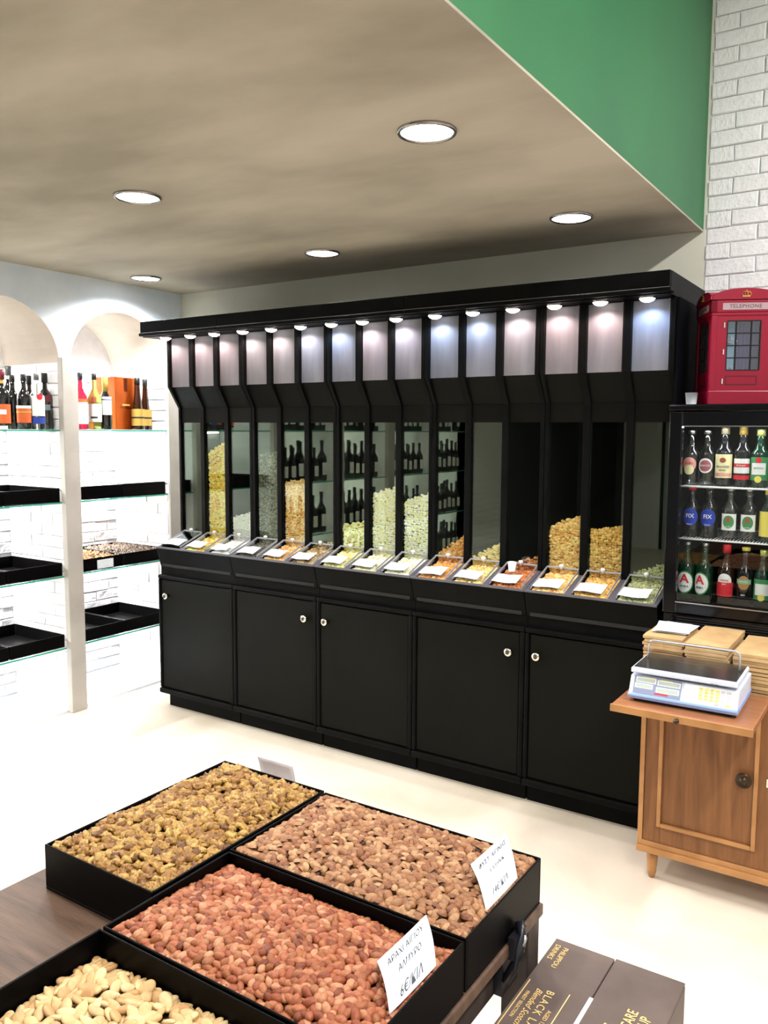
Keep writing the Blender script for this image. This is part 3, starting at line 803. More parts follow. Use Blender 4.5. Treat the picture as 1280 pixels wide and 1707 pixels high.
pea = [(.125, .028, .010), (.245, .062, .024), (.34, .115, .052), (.21, .064, .017), (.46, .215, .115), (.29, .088, .028)]
pis = [(.18, .065, .024), (.28, .125, .050), (.42, .245, .12), (.16, .055, .022), (.34, .175, .080)]
alm = [(.46, .28, .115), (.54, .38, .18), (.60, .46, .24), (.38, .20, .075)]
scatter('walnut', TR['walnut'], tw, .026, (.0128, .0092, .0068), 3, 1800, [shape_walnut(i, 3 if i < 8 else 2) for i in range(12)],
        [nut_mat('walnut', wal, False, .5, .4, 260, .35)], [nut_mat('walnut_heap', wal, True, .5, .4, 260, .35)], 'walnut_kernel',
        'golden-brown shelled walnut piece lying in the far-left black tray', 'golden-brown shelled walnuts filling the far-left black tray', 'walnut pieces in the tray', 'walnut')
scatter('pistachio', TR['pistachio'], tp, .024, (.0108, .0072, .0070), 4, 2600, [shape_pistachio(i) for i in range(6)],
        [nut_mat('pistachio_shell', pis, False, .45, .15, 300, .15), mat('pistachio_kernel', (.050, .020, .010), .6)],
        [nut_mat('pistachio_shell_heap', pis, True, .45, .15, 300, .15), MATS['pistachio_kernel'], nut_mat('pistachio_bed', [(.25, .12, .05), (.25, .12, .05)], True)], 'pistachio',
        'tan split-shell pistachio lying in the far-right black tray', 'tan pistachios in shell filling the far-right black tray', 'pistachios in the tray', 'pistachio')
scatter('peanut', TR['peanut'], tn, .026, (.0106, .0066, .0064), 5, 2600, [shape_peanut(i) for i in range(8)],
        [nut_mat('peanut_skin', pea, False, .5, .2, 420, .16)], [nut_mat('peanut_skin_heap', pea, True, .5, .2, 420, .16)], 'peanut',
        'pinkish-red skinned peanut kernel lying in the middle black tray', 'pinkish-red skinned peanuts filling the middle black tray', 'peanuts in the tray', 'peanut')
scatter('almond', TR['almond'], ta, .030, (.0140, .0088, .0054), 6, 900, [shape_almond(i, 3) for i in range(8)],
        [nut_mat('almond_skin', alm, False, .5, .12, 300, .10)], [nut_mat('almond_skin_heap', alm, True, .5, .12, 300, .10)], 'almond',
        'pale cream almond lying in the nearest black tray', 'pale cream almonds filling the nearest black tray', 'almonds in the tray', 'almond')

# handwritten cards
def curved_card(name, p00, p10, p11, p01, bulge, label, lines, group='paper signs in the nut trays', pm=None):
    """p00-p10 bottom edge, p01-p11 top edge (reading side up)"""
    P00, P10, P11, P01 = map(Vector, (p00, p10, p11, p01)); O = (P00 + P10) / 2
    nrm = (P10 - P00).cross(P01 - P00).normalized(); n = 8; vs = []
    def S(u, v): return (P00 * (1 - u) + P10 * u) * (1 - v) + (P01 * (1 - u) + P11 * u) * v + nrm * bulge * math.sin(math.pi * v) - nrm * bulge * .4 * math.sin(math.pi * u)
    for i in range(n + 1):
        for j in range(n + 1): vs.append(S(i / n, j / n) - O)
    m = len(vs); vs += [v - nrm * .0006 for v in vs]; fs = []
    for i in range(n):
        for j in range(n):
            a = i * (n + 1) + j; fs.append((a, a + n + 1, a + n + 2, a + 1)); fs.append((m + a, m + a + 1, m + a + n + 2, m + a + n + 1))
    for i in range(n):
        for a, b in ((i, i + 1), (n * (n + 1) + i, n * (n + 1) + i + 1), (i * (n + 1), (i + 1) * (n + 1)), (i * (n + 1) + n, (i + 1) * (n + 1) + n)): fs.append((a, b, m + b, m + a))
    q = MB(); q.add(vs, fs, pm or M_paper, True); o = q.build(name, loc=O); tag(o, label, 'sign', group)
    U = (P10 - P00).length
    for body, size, u, v, kw in lines:
        me = text_mesh(body, size, M_ink, extrude=.0001, **kw); fine(me, .004); V = (P01 - P00).length
        for vt in me.vertices:
            uu = u + vt.co.x / U; vv = v + vt.co.y / V + vt.co.x / V * .04
            vt.co = S(uu, vv) + nrm * (.0009 + vt.co.z) - O
        link('lettering', me, o)
    return o
curved_card('paper_sign', (3.327, -2.512, .800), (3.329, -2.398, .802), (3.270, -2.320, .832), (3.263, -2.442, .826), .006,
            'white handwritten sign leaning at the right edge of the pistachio tray',
            [('ΦΥΣΤ. ΑΙΓΙΝΗΣ', .0125, .52, .80, dict(shear=.2, bold=.00015)), ('ΕΛΛΗΝΙΚ', .011, .55, .56, dict(shear=.2)), ('14€/ΚΙΛ', .016, .50, .18, dict(shear=.25))])
curved_card('paper_sign', (3.325, -2.788, .799), (3.328, -2.672, .801), (3.279, -2.617, .832), (3.272, -2.738, .824), .006,
            'white handwritten sign leaning at the right edge of the peanut tray',
            [('ΑΡΑΧΙ ΑΙΓΙΟΥ', .0135, .50, .80, dict(shear=.2)), ('ΑΛΜΥΡΟ', .013, .52, .53, dict(shear=.2)), ('6€/ΚΙΛ', .019, .48, .16, dict(shear=.25))])
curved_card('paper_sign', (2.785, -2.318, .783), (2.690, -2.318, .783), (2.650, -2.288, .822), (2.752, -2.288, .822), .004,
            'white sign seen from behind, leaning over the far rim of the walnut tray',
            [], pm=noise_mat('backlit_shade_card', (.25, .225, .225), (.30, .27, .27), 20, .8, 3))  # paper colour darkened to paint in the shade of its backlit side

# ================================================================== CARDBOARD BOXES
M_card = noise_mat('dark_carton', (.085, .060, .052), (.120, .088, .076), 9, .6, 5, (1, 1, 1), bump=.06)
M_gold = mat('gold_print', (.75, .52, .20), .5)
M_tape = mat('clear_tape', (.62, .62, .66), .2)
def make_carton(z0, label):
    x0, x1, y1, h = 3.345, 3.574, -2.250, .31; y0 = y1 - .36; xm = 3.455
    O = Vector(((x0 + x1) / 2, (y0 + y1) / 2, z0)); t = empty('carton', O, label=label, cat='box')
    def off(mbx, name, **kw):
        mbx.v = [(v[0] - O.x, v[1] - O.y, v[2] - O.z + z0) for v in mbx.v]
        return mbx.build(name, t, **kw)
    q = MB(); c = .004
    q.box((x0, y0, 0), (x0 + c, y1, h - c), M_card); q.box((x1 - c, y0, 0), (x1, y1, h - c), M_card)
    q.box((x0 + c, y0, 0), (x1 - c, y0 + c, h - c), M_card); q.box((x0 + c, y1 - c, 0), (x1 - c, y1, h - c), M_card); q.box((x0 + c, y0 + c, 0), (x1 - c, y1 - c, c), M_card)
    off(q, 'body')
    for x_0, x_1, up in ((x0, xm - .0015, .001), (xm + .001, x1, .0025)):
        q = MB(); q.box((x_0, y0, h - c + up), (x_1, y1, h + up), M_card); off(q, 'flap', bev=.001, seg=1)
    q = MB(); q.box((xm - .05, y0 + c, h - 2 * c), (xm + .05, y1 - c, h - c), M_blackin); off(q, 'inner_flap')
    return t, O, x0, x1, y0, y1, xm, h
make_carton(0.0, 'dark carton standing on the floor under the gold-lettered carton')
t, O, x0, x1, y0, y1, xm, h = make_carton(.31, 'dark brown liquor carton with gold lettering beside the display table')
def bt(body, size, x, y, xd, yd, **kw): return place_text(body, size, M_gold, t, (x - O.x, y - O.y, h + .0016 + (.0015 if x > xm else 0)), xd, yd, extrude=.0002, **kw)
D, U_ = (0, -1, 0), (1, 0, 0)
bt('DRINKS', .0135, 3.356, -2.292, D, U_); bt('PHILIPPOU', .0135, 3.371, -2.302, D, U_)
bt('BLACK LABEL', .0185, 3.392, -2.462, D, U_, space=1.25)
bt('Blended Scotch Whisky', .016, 3.375, -2.475, D, U_, shear=.45)
bt('FINEST SELECTION', .0085, 3.360, -2.450, D, U_); bt('AGED 12 YEARS', .010, 3.408, -2.475, D, U_)
q = MB(); q.box((3.350 - O.x, -2.60 - O.y, h + .0012), (3.3515 - O.x, -2.385 - O.y, h + .0016), M_gold); q.box((3.4205 - O.x, -2.60 - O.y, h + .0012), (3.422 - O.x, -2.385 - O.y, h + .0016), M_gold); q.build('gold_rule', t)
Un, Ul = (0, 1, 0), (-1, 0, 0)
bt('GLASS', .024, 3.500, -2.445, Un, Ul, sx=.8, bold=.0002); bt('WITH CARE', .024, 3.522, -2.418, Un, Ul, sx=.8, bold=.0002); bt('THIS WAY UP', .024, 3.544, -2.430, Un, Ul, sx=.8, bold=.0002)
q = MB(); q.box((xm - .004 - O.x, -2.58 - O.y, h - .001), (xm + .003 - O.x, -2.375 - O.y, h + .0042), M_tape); q.build('torn_tape', t, bev=.001)

# ================================================================== DRINKS COOLER
CX0, CX1, CY0, CY1, CZ0, CZ1 = 3.080, 3.530, -.555, -.06, .84, 1.648
M_gloss = mat('black_gloss', (.003, .003, .004), .14, 0, .32)
M_wire = mat('white_wire', (.80, .80, .80), .35)
q = MB(); q.box((CX0, -.545, 0), (CX1, CY1, .836), M_black)
o = q.build('cooler_stand', bev=.004); tag(o, 'black stand under the glass-door drinks cooler', 'stand')
t = empty('drinks_cooler', ((CX0 + CX1) / 2, (CY0 + CY1) / 2, CZ0), label='black glass-door drinks cooler with bottles, under the red telephone box', cat='cooler')
O = Vector(t.location)
def off(mbx, name, par=t, **kw):
    mbx.v = [(v[0] - O.x, v[1] - O.y, v[2] - O.z) for v in mbx.v]
    return mbx.build(name, par, **kw)
q = MB(); th = .03
q.box((CX0, CY0 + .035, CZ0), (CX0 + th, CY1, CZ1 - .03), M_black); q.box((CX1 - th, CY0 + .035, CZ0), (CX1, CY1, CZ1 - .03), M_black)
q.box((CX0 + th, CY1 - .02, CZ0), (CX1 - th, CY1, CZ1 - .03), M_black); q.box((CX0 + th, CY0 + .035, CZ0), (CX1 - th, CY1 - .02, .925), M_black)
q.box((CX0 + th, CY0 + .035, CZ1 - .065), (CX1 - th, CY1 - .02, CZ1 - .03), M_black)
off(q, 'body')
q = MB(); q.box((CX0 - .004, CY0 - .006, CZ1 - .022), (CX1 + .004, CY1, CZ1), M_gloss); off(q, 'top_board', bev=.006, seg=3)
q = MB(); fr = .045
q.box((CX0, CY0, CZ0 + .05), (CX0 + fr, CY0 + .03, CZ1 - .026), M_gloss); q.box((CX1 - fr, CY0, CZ0 + .05), (CX1, CY0 + .03, CZ1 - .026), M_gloss)
q.box((CX0 + fr, CY0, CZ1 - .078), (CX1 - fr, CY0 + .03, CZ1 - .026), M_gloss); q.box((CX0 + fr, CY0, CZ0 + .05), (CX1 - fr, CY0 + .03, .935), M_gloss)
door = off(q, 'door', bev=.003)
q = MB(); q.box((CX0 + fr, CY0 + .010, .935), (CX1 - fr, CY0 + .014, CZ1 - .078), thin_glass('cooler_glass', (.92, .94, .94), (1, 1, 1), 1.5, .75)); off(q, 'door_glass', door)
q = MB(); q.box((CX0 + fr, CY0 - .001, .930), (CX1 - fr, CY0 + .001, .934), M_steel); off(q, 'trim_strip', door); q = MB(); q.box((CX0 + fr, CY0 - .001, CZ1 - .079), (CX1 - fr, CY0 + .0005, CZ1 - .076), M_steel); off(q, 'trim_strip', door)
q = MB(); q.box((CX0 + .004, CY0 + .006, CZ0), (CX1 - .004, CY0 + .036, CZ0 + .046), M_gloss)
for i in range(4): q.box((CX0 + .05, CY0 + .003, CZ0 + .008 + i * .009), (CX1 - .05, CY0 + .006, CZ0 + .012 + i * .009), M_blackin)
off(q, 'base_grille')
CSH = [1.352, 1.160]
for z in CSH:
    q = MB(); q.tube([(CX0 + .04, -.505, z), (CX1 - .04, -.505, z)], .0032, M_wire); q.tube([(CX0 + .04, -.10, z), (CX1 - .04, -.10, z)], .003, M_wire)
    for i in range(34):
        x = CX0 + .045 + i * (CX1 - CX0 - .09) / 33; q.tube([(x, -.505, z + .002), (x, -.10, z + .002)], .0012, M_wire, 5)
    off(q, 'wire_shelf')
q = MB(); q.box((CX0 + .06, -.50, CZ1 - .078), (CX1 - .06, -.48, CZ1 - .070), mat('cooler_lamp', (1, 1, 1), .4, emit=(.95, .98, 1), estr=3)); off(q, 'lamp_tube')
light('AREA', 'cooler_lamp_source', ((CX0 + CX1) / 2, -.49, CZ1 - .080), 1.1, (.95, .98, 1), shape='RECTANGLE', size=.36, size_y=.02, rot=(math.radians(-15), 0, 0))

def circle_label(mbx, r, z, rad, m, ang=0.0, squash=1.0):
    n = 20; vs = []
    pts = [(0, 0)] + [(rad * f * math.cos(6.2832 * i / n), rad * f * squash * math.sin(6.2832 * i / n)) for f in (.33, .66, 1) for i in range(n)]
    vs = [((r) * math.sin(a / r + ang), -(r) * math.cos(a / r + ang), z + b) for a, b in pts]
    mbx.add(vs, [(0, 1 + i, 1 + (i + 1) % n) for i in range(n)] + [(1 + k * n + i, 1 + (k + 1) * n + i, 1 + (k + 1) * n + (i + 1) % n, 1 + k * n + (i + 1) % n) for k in (0, 1) for i in range(n)], m, True)
def arc_label(mbx, r, z0, z1, half, m, ang=0.0, seg=16):
    mbx.lathe([(r, z0), (r, z1)], m, seg, a0=-math.pi / 2 + ang - half, a1=-math.pi / 2 + ang + half, cap=False)

def make_bottle(loc, h, r, glass, capm, cap_h, label, name='bottle', cat='bottle', group=None, neck=.0125, neckh=.30, shoulder=.16, foil=None, decals=(), texts=(), rz=0.0, taper=0.0, capr=None, square=False):
    t = empty(name, loc, rz, label=label, cat=cat, group=group)
    zn = h * (1 - neckh); zs = zn - h * shoulder
    if taper: prof = [(.0001, .002), (r * .9, 0), (r, .008), (r * .98, h * .06), (neck * 1.3, zn), (neck, h - cap_h * .6), (neck, h - .002)]
    else: prof = [(.0001, .003), (r * .85, 0), (r, .006), (r, zs), (r * .93, zs + (zn - zs) * .35), (r * .62, zs + (zn - zs) * .75), (neck * 1.15, zn + .006), (neck, zn + .02), (neck, h - .002)]
    q = MB(); q.lathe(prof, glass, 22); q.build('glass_body', t)
    q = MB(); cr = capr or neck * 1.12; q.lathe([(cr, h - cap_h), (cr, h - .001), (cr * .9, h), (.0001, h)], capm, 16); q.build('cap', t)
    if foil: q = MB(); q.lathe([(neck * 1.25, zn + foil[1]), (neck * 1.06, h - cap_h + .001)], foil[0], 16, cap=False); q.build('neck_label', t)
    if decals:
        q = MB()
        for i, d in enumerate(decals):
            rr = r + .0004 + .0003 * i
            if d[0] == 'arc': arc_label(q, rr, d[1] * h, d[2] * h, d[3], d[4])
            else: circle_label(q, rr, d[1] * h, d[2], d[3], d[4] if len(d) > 4 else 0.0, d[5] if len(d) > 5 else 1.0)
        q.build('paper_label', t)
    for body, size, z, m, kw in texts: wrap_text(body, size, m, t, r + .0012, z * h, **kw)
    return t
def cm(n, c, **k): return mat(n, c, k.pop('rough', .5), **k)
G_brown = mat('brown_glass', (.020, .008, .003), .06, 0, .6, coat=.5)
G_black = mat('dark_glass', (.006, .006, .007), .06, 0, .6, coat=.5)
G_green = mat('green_glass', (.004, .026, .011), .06, 0, .6, coat=.5)
G_blue = mat('blue_glass', (.008, .02, .16), .08, 0, .6, coat=.5)
G_clear = thin_glass('clear_bottle_glass', (.86, .88, .88), (1, 1, 1), 1.5, 2.2)
G_lime = mat('lime_glass', (.55, .65, .18), .05, trans=.9, ior=1.3)
G_pink = mat('rose_glass', (.38, .015, .045), .05, trans=.7, ior=1.3)
cream, redp, greenp, yellowp, whitep, bluep, goldp, orangep, blackp = cm('cream_label', (.82, .74, .42)), cm('red_label', (.62, .02, .03)), cm('green_label', (.05, .25, .08)), cm('yellow_label', (.80, .66, .12)), cm('white_label', (.80, .80, .78)), cm('blue_label', (.02, .05, .30)), cm('gold_label', (.60, .40, .10), metal=.5, rough=.35), cm('orange_label', (.60, .12, .03)), cm('black_label', (.01, .01, .01))
GC = 'bottles and cans in the drinks cooler'
yb_ = -.445
bz = CSH[0] + .004
make_bottle((3.136, yb_, bz), .200, .030, G_clear, M_steel, .014, 'clear bottle with a pink and yellow round label, cooler top shelf by the frame', group=GC, decals=[('c', .38, .026, cm('pink_label', (.75, .35, .30))), ('c', .28, .018, cream)], texts=[('ΑΛΦΑ', .010, .40, redp, {})])
make_bottle((3.192, yb_, bz), .200, .030, G_clear, M_steel, .014, 'clear bottle with a silver-rimmed reddish round label, top shelf of the cooler', group=GC, decals=[('c', .36, .027, whitep), ('c', .36, .021, cm('plum_label', (.36, .10, .12)))], texts=[('ΜΑΜΟΣ', .009, .36, whitep, {})])
make_bottle((3.252, yb_, bz), .212, .031, G_black, mat('pale_foil', (.62, .55, .36), .3, .6), .026, 'dark beer bottle with a large cream-yellow label and pale foil top, cooler top shelf', group=GC, capr=.015, decals=[('arc', .14, .54, 1.15, cream), ('c', .44, .0115, cm('brown_seal', (.30, .08, .04)), 0, .8), ('arc', .17, .22, 1.0, cm('pink_label', (.75, .35, .30)))], texts=[('PAULANER', .0095, .33, cm('navy_print', (.05, .06, .15)), {}), ('WEISSBIER', .005, .27, blackp, {})])
make_bottle((3.313, yb_, bz), .218, .029, G_black, goldp, .034, 'dark bottle with gold neck foil and white label with a red band, cooler top shelf', group=GC, capr=.0145, decals=[('arc', .22, .46, 1.1, whitep), ('arc', .32, .38, 1.1, redp), ('arc', .12, .19, 1.1, redp)], texts=[('Erdinger', .009, .35, whitep, dict(shear=.2))])
make_bottle((3.371, yb_, bz), .205, .031, G_green, mat('lime_foil', (.62, .70, .20), .3, .5), .024, 'dark green bottle with a green and white label and bright lime foil, cooler top shelf', group=GC, capr=.0145, decals=[('arc', .12, .52, 1.2, greenp), ('arc', .22, .42, .8, whitep), ('c', .14, .012, yellowp), ('c', .47, .010, redp)], texts=[('MYTHOS', .008, .33, greenp, {})])
bz = CSH[1] + .004
for i, (x, lb) in enumerate(((3.146, 'blue-labelled beer bottle next to the frame, middle shelf of the cooler'), (3.208, 'blue-labelled beer bottle standing beside the white square labels, middle shelf of the cooler'))):
    make_bottle((x, yb_, bz), .186, .031, G_black, redp if i == 0 else blackp, .014, lb, group=GC, decals=[('c', .40, .030, bluep, 0, 1.1), ('c', .40, .0265, cm('royal_label', (.015, .04, .38)), 0, 1.1)], texts=[('FIX', .021, .42, whitep, dict(bold=.0002)), ('HELLAS', .006, .26, whitep, {})])
for i, (x, lb) in enumerate(((3.280, 'clear bottle with a white square label and green disc, beside the blue-labelled bottles'), (3.344, 'clear bottle with a white square label and green disc, further right on the middle shelf'))):
    make_bottle((x, yb_, bz), .186, .031, G_clear, M_steel, .012, lb, group=GC, decals=[('arc', .18, .50, .88, whitep), ('c', .345, .0195, greenp, 0, 1.2)], texts=[('A', .025, .39, redp, dict(bold=.0005)), ('ΑΛΦΑ', .0065, .25, whitep, {})])
make_bottle((3.408, yb_, bz), .186, .030, G_green, yellowp, .02, 'green bottle with a tall yellow label at the photo edge, cooler middle shelf', group=GC, decals=[('arc', .10, .58, 1.2, yellowp)])
bz = .927
for i, (x, lb, a) in enumerate(((3.136, 'green bottle with a big red letter on white, cooler bottom shelf by the frame', 0.0), (3.200, 'green bottle with a big red letter, turned slightly, beside the red-labelled brown bottle', -.30))):
    make_bottle((x, yb_, bz), .215, .0315, G_green, M_steel, .014, lb, group=GC, rz=a, decals=[('c', .31, .034, greenp, 0, 1.25), ('c', .31, .030, whitep, 0, 1.25)], texts=[('A', .046, .37, redp, dict(bold=.0010)), ('ΑΛΦΑ', .010, .24, cm('dark_green_print', (.02, .08, .05)), {})])
make_bottle((3.275, yb_, bz), .215, .0300, G_brown, redp, .03, 'brown bottle with a red and white label and red neck, cooler bottom shelf', group=GC, capr=.0145, decals=[('c', .38, .0265, whitep, 0, 1.15), ('arc', .13, .37, 1.1, redp)], texts=[('AMSTEL', .0085, .405, redp, {}), ('BEER', .006, .34, whitep, {})])
make_bottle((3.340, yb_, bz), .210, .029, G_black, yellowp, .012, 'dark bottle with a small green and amber label, cooler bottom shelf', group=GC, decals=[('c', .40, .021, cm('amber_label', (.40, .20, .06)), 0, 1.2), ('arc', .38, .46, .9, cm('mint_label', (.25, .42, .26)))], texts=[('MYTHOS', .0075, .42, whitep, {}), ('BEER', .007, .19, whitep, {})])
make_bottle((3.400, yb_, bz), .205, .030, G_green, mat('lime_foil', (.62, .70, .20)), .02, 'green bottle with a pale green and yellow label at the photo edge, cooler bottom shelf', group=GC, decals=[('arc', .14, .50, 1.2, greenp), ('arc', .22, .42, .8, whitep), ('c', .18, .012, yellowp)])

# ================================================================== RED TELEPHONE BOX
M_red = mat('red_enamel', (.23, .0025, .020), .34, 0, .35)
M_redd = mat('red_enamel_deep', (.05, .001, .004), .4)
bw = .114
t = empty('telephone_box', (3.243, -.300, CZ1), math.radians(25), label='red miniature telephone box with glazed door, standing on the cooler', cat='telephone box')
q = MB(); q.box((-bw - .004, -bw - .004, 0), (bw + .004, bw + .004, .052), M_red); q.build('plinth', t, bev=.004)
q = MB()
for sx in (-1, 1):
    for sy in (-1, 1): q.box((sx * bw - (.022 if sx > 0 else 0), sy * bw - (.022 if sy > 0 else 0), .05), (sx * bw + (.022 if sx < 0 else 0), sy * bw + (.022 if sy < 0 else 0), .318), M_red)
q.box((-bw, -bw, .318), (bw, bw, .330), M_red)
q.build('corner_post', t, bev=.003)
def booth_side(rz, door):
    Mr = Matrix.Rotation(rz, 4, 'Z'); f0 = -bw + .004
    def part(mbx, name, par, **kw):
        mbx.v = [tuple(Mr @ Vector(v)) for v in mbx.v]; return mbx.build(name, par, **kw)
    wx0, wx1, wz0, wz1 = -.057, .057, .125, .300
    q = MB(); q.box((-bw + .022, f0, .052), (wx0, f0 + .008, .318), M_red); q.box((wx1, f0, .052), (bw - .022, f0 + .008, .318), M_red)
    q.box((wx0, f0, .052), (wx1, f0 + .008, wz0), M_red); q.box((wx0, f0, wz1), (wx1, f0 + .008, .318), M_red)
    d = part(q, 'door' if door else 'side_wall', t)
    q = MB()
    for a in (0, 1): q.box((-.058, f0 - .001, .072 + a * .030), (.050, f0 + .001, .0755 + a * .030), M_redd)
    for a in (0, 1): q.box((-.058 + a * .106, f0 - .001, .072), (-.055 + a * .106, f0 + .001, .105), M_redd)
    part(q, 'lower_panel', d)
    if door:
        for hz in (.085, .19, .285):
            q = MB(); q.box((-.070, f0 - .003, hz - .009), (-.066, f0, hz + .009), M_chrome); part(q, 'hinge', d)
    q = MB(); gb = .0018
    for x in (-.026, .026): q.box((x - gb, f0 - .001, wz0), (x + gb, f0 + .006, wz1), M_blackin)
    for i in range(5): z = wz0 + (wz1 - wz0) * i / 4; q.box((wx0, f0 - .001, z - gb), (wx1, f0 + .006, z + gb), M_blackin)
    for x in (wx0, wx1): q.box((x - gb, f0 - .001, wz0), (x + gb, f0 + .006, wz1), M_blackin)
    part(q, 'glazing_bar', d)
    q = MB(); q.box((wx0, f0 + .003, wz0), (wx1, f0 + .005, wz1), thin_glass('booth_glass', (.75, .80, .85), (1, 1, 1), 1.5, 2.0)); part(q, 'glass_pane', d)
    # cornice with the sign and the arched pediment with the crown
    q = MB(); q.box((-bw - .003, -bw - .003, .330), (bw + .003, -bw + .02, .372), M_red); part(q, 'cornice', t, bev=.002)
    q = MB(); q.box((-.078, -bw - .0045, .338), (.078, -bw - .0030, .362), mat('sign_glass', (.34, .24, .27), .35)); s_ = part(q, 'sign_plate', t)
    me = text_mesh('TELEPHONE', .019, mat('sign_print', (.10, .055, .035), .5), extrude=.0003, space=1.1)
    me.transform(Mr @ Matrix.Translation((0, -bw - .005, .350)) @ Matrix.Rotation(math.pi / 2, 4, 'X')); link('lettering', me, s_)
    n = 14; arc = [(bw * 1.02 * math.cos(math.pi * i / n), .374 + .040 * math.sin(math.pi * i / n) ** .8) for i in range(n + 1)]
    q = MB(); q.prism(arc, 1, -bw - .006, -bw + .03, M_red); pd = part(q, 'pediment', t, bev=.0015)
    q = MB(); y_ = -bw - .0075; gd = mat('crown_gold', (.55, .32, .08), .4, .6)
    q.box((-.013, y_, .383), (.013, y_ + .003, .387), gd)
    for x in (-.013, -.0045, .0045, .013):
        q.tube([(x, y_, .386), (x * 1.25, y_, .394), (x * .8, y_, .400), (0, y_, .401)], .0013, gd, 6)
    q.lathe([(.0001, -.003), (.003, 0), (.0001, .003)], gd, 8, (0, y_, .405))
    part(q, 'crown_emblem', pd)
for i in range(4): booth_side(math.pi / 2 * i, i == 0)
q = MB(); n = 14; vs = []; G_ = 12
for i in range(G_ + 1):
    for j in range(G_ + 1):
        a, b = -1 + 2 * i / G_, -1 + 2 * j / G_; vs.append((a * bw * .98, b * bw * .98, .372 + .045 * (1 - a * a * .55) * (1 - b * b * .55) ** 1.0 * (.35 + .65 * (1 - max(abs(a), abs(b)) ** 4))))
q.add(vs, [(i * (G_ + 1) + j, (i + 1) * (G_ + 1) + j, (i + 1) * (G_ + 1) + j + 1, i * (G_ + 1) + j + 1) for i in range(G_) for j in range(G_)], M_red, True); q.build('domed_roof', t)
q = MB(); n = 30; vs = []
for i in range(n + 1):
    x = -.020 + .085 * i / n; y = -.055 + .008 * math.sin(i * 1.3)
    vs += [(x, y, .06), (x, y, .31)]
q.add(vs, [(2 * i, 2 * i + 2, 2 * i + 3, 2 * i + 1) for i in range(n)], mat('reflection_purple', (.16, .07, .26), .8), True); q.build('purple_reflection', t)  # rippled purple sheet stands in for a reflection in the window
q = MB(); q.box((-.075, -.060, .055), (-.018, -.058, .312), mat('reflection_pale_blue', (.46, .66, .74), .7)); q.build('blue_reflection', t)  # pale blue sheet imitates the bluish reflection in the glass
q = MB(); r = random.Random(8); v, f = ICO[1]
for cz in (.238, .138):
    for i in range(26):
        c = Vector((-.040 + r.gauss(0, .013), -.075 + r.uniform(-.004, .004), cz + r.gauss(0, .008))); q.add([Vector(p) * r.uniform(.003, .0055) + c for p in v], f, whitep, False)
q.build('white_flowers', t)
q = MB(); q.lathe([(.017, 0), (.0175, .002), (.022, .045), (.0225, .045), (.0210, .045), (.0165, .004), (.0001, .004)], M_paper, 22)
o = q.build('paper_cup', loc=(3.130, -.455, CZ1)); tag(o, 'small white cup on the cooler, left of the red telephone box', 'cup')

# ================================================================== WOODEN CABINET
WX0, WX1, WY0, WY1, WZ0, WZ1 = 3.098, 3.900, -.842, -.565, .125, .698
t = empty('wooden_cabinet', ((WX0 + WX1) / 2, (WY0 + WY1) / 2, 0), label='small retro teak cabinet with tapered legs and a pull-out board under the scale', cat='cabinet')
O = Vector(t.location)
def off(mbx, name, par=t, **kw):
    mbx.v = [(v[0] - O.x, v[1] - O.y, v[2] - O.z) for v in mbx.v]
    return mbx.build(name, par, **kw)
q = MB(); q.box((WX0, WY0 + .018, WZ0), (WX1, WY1, WZ1), M_teak); off(q, 'body')
q = MB(); q.box((WX0 - .004, WY0 - .01, WZ1), (WX1 + .004, WY1, WZ1 + .022), M_teak); off(q, 'cabinet_top', bev=.002)
q = MB(); q.box((WX0, WY0, WZ0), (WX0 + .016, WY0 + .018, WZ1), M_teakl); q.box((WX1 - .016, WY0, WZ0), (WX1, WY0 + .018, WZ1), M_teakl)
q.box((WX0 + .016, WY0, WZ0), (WX1 - .016, WY0 + .018, WZ0 + .018), M_teakl); q.box((WX0 + .016, WY0, WZ1 - .02), (WX1 - .016, WY0 + .018, WZ1), M_teakl)
off(q, 'face_frame', bev=.001)
q = MB(); q.box((WX0 - .001, WY0 - .008, WZ0 - .022), (WX1 + .001, WY1, WZ0), M_teakl); off(q, 'base_rail', bev=.002)
q = MB(); q.box((3.522, WY0 + .004, WZ0 + .020), (WX1 - .018, WY0 + .018, WZ1 - .022), M_teak); off(q, 'door')
q = MB(); q.box((WX0 + .018, WY0 + .004, WZ0 + .020), (3.518, WY0 + .018, WZ1 - .022), M_teak); dr = off(q, 'door')
q = MB(); mx0, mx1, mz0, mz1, mw = 3.162, 3.474, .205, .655, .013
for a, b in (((mx0, mz0), (mx0 + mw, mz1)), ((mx1 - mw, mz0), (mx1, mz1)), ((mx0 + mw, mz0), (mx1 - mw, mz0 + mw)), ((mx0 + mw, mz1 - mw), (mx1 - mw, mz1))):
    q.box((a[0], WY0 - .008, a[1]), (b[0], WY0 + .004, b[1]), M_teakl)
off(q, 'door_moulding', dr, bev=.002)
q = MB(); c = (3.432 - O.x, WY0 + .004 - O.y, .436 - O.z); mb_ = mat('bronze', (.05, .035, .022), .35, .8)
q.lathe([(.010, 0), (.010, .012), (.024, .014), (.025, .020), (.020, .023), (.018, .021), (.012, .021), (.010, .026), (.0001, .028)], mb_, 24, c, axis=1); q.build('round_handle', dr)
q = MB(); q.box((3.498, WY0, .425), (3.508, WY0 + .004, .452), M_chrome); q.box((3.502, WY0 - .001, .432), (3.504, WY0 + .001, .444), M_blackin); off(q, 'keyhole_plate', dr)
for x, y in ((WX0 + .045, WY0 + .035), (WX1 - .045, WY0 + .035), (WX0 + .045, WY1 - .035), (WX1 - .045, WY1 - .035)):
    q = MB(); q.lathe([(.010, 0), (.0145, .02), (.019, .07), (.0185, .103)], M_teakl, 18, (x, y, 0)); off(q, 'leg')
SZ = .722
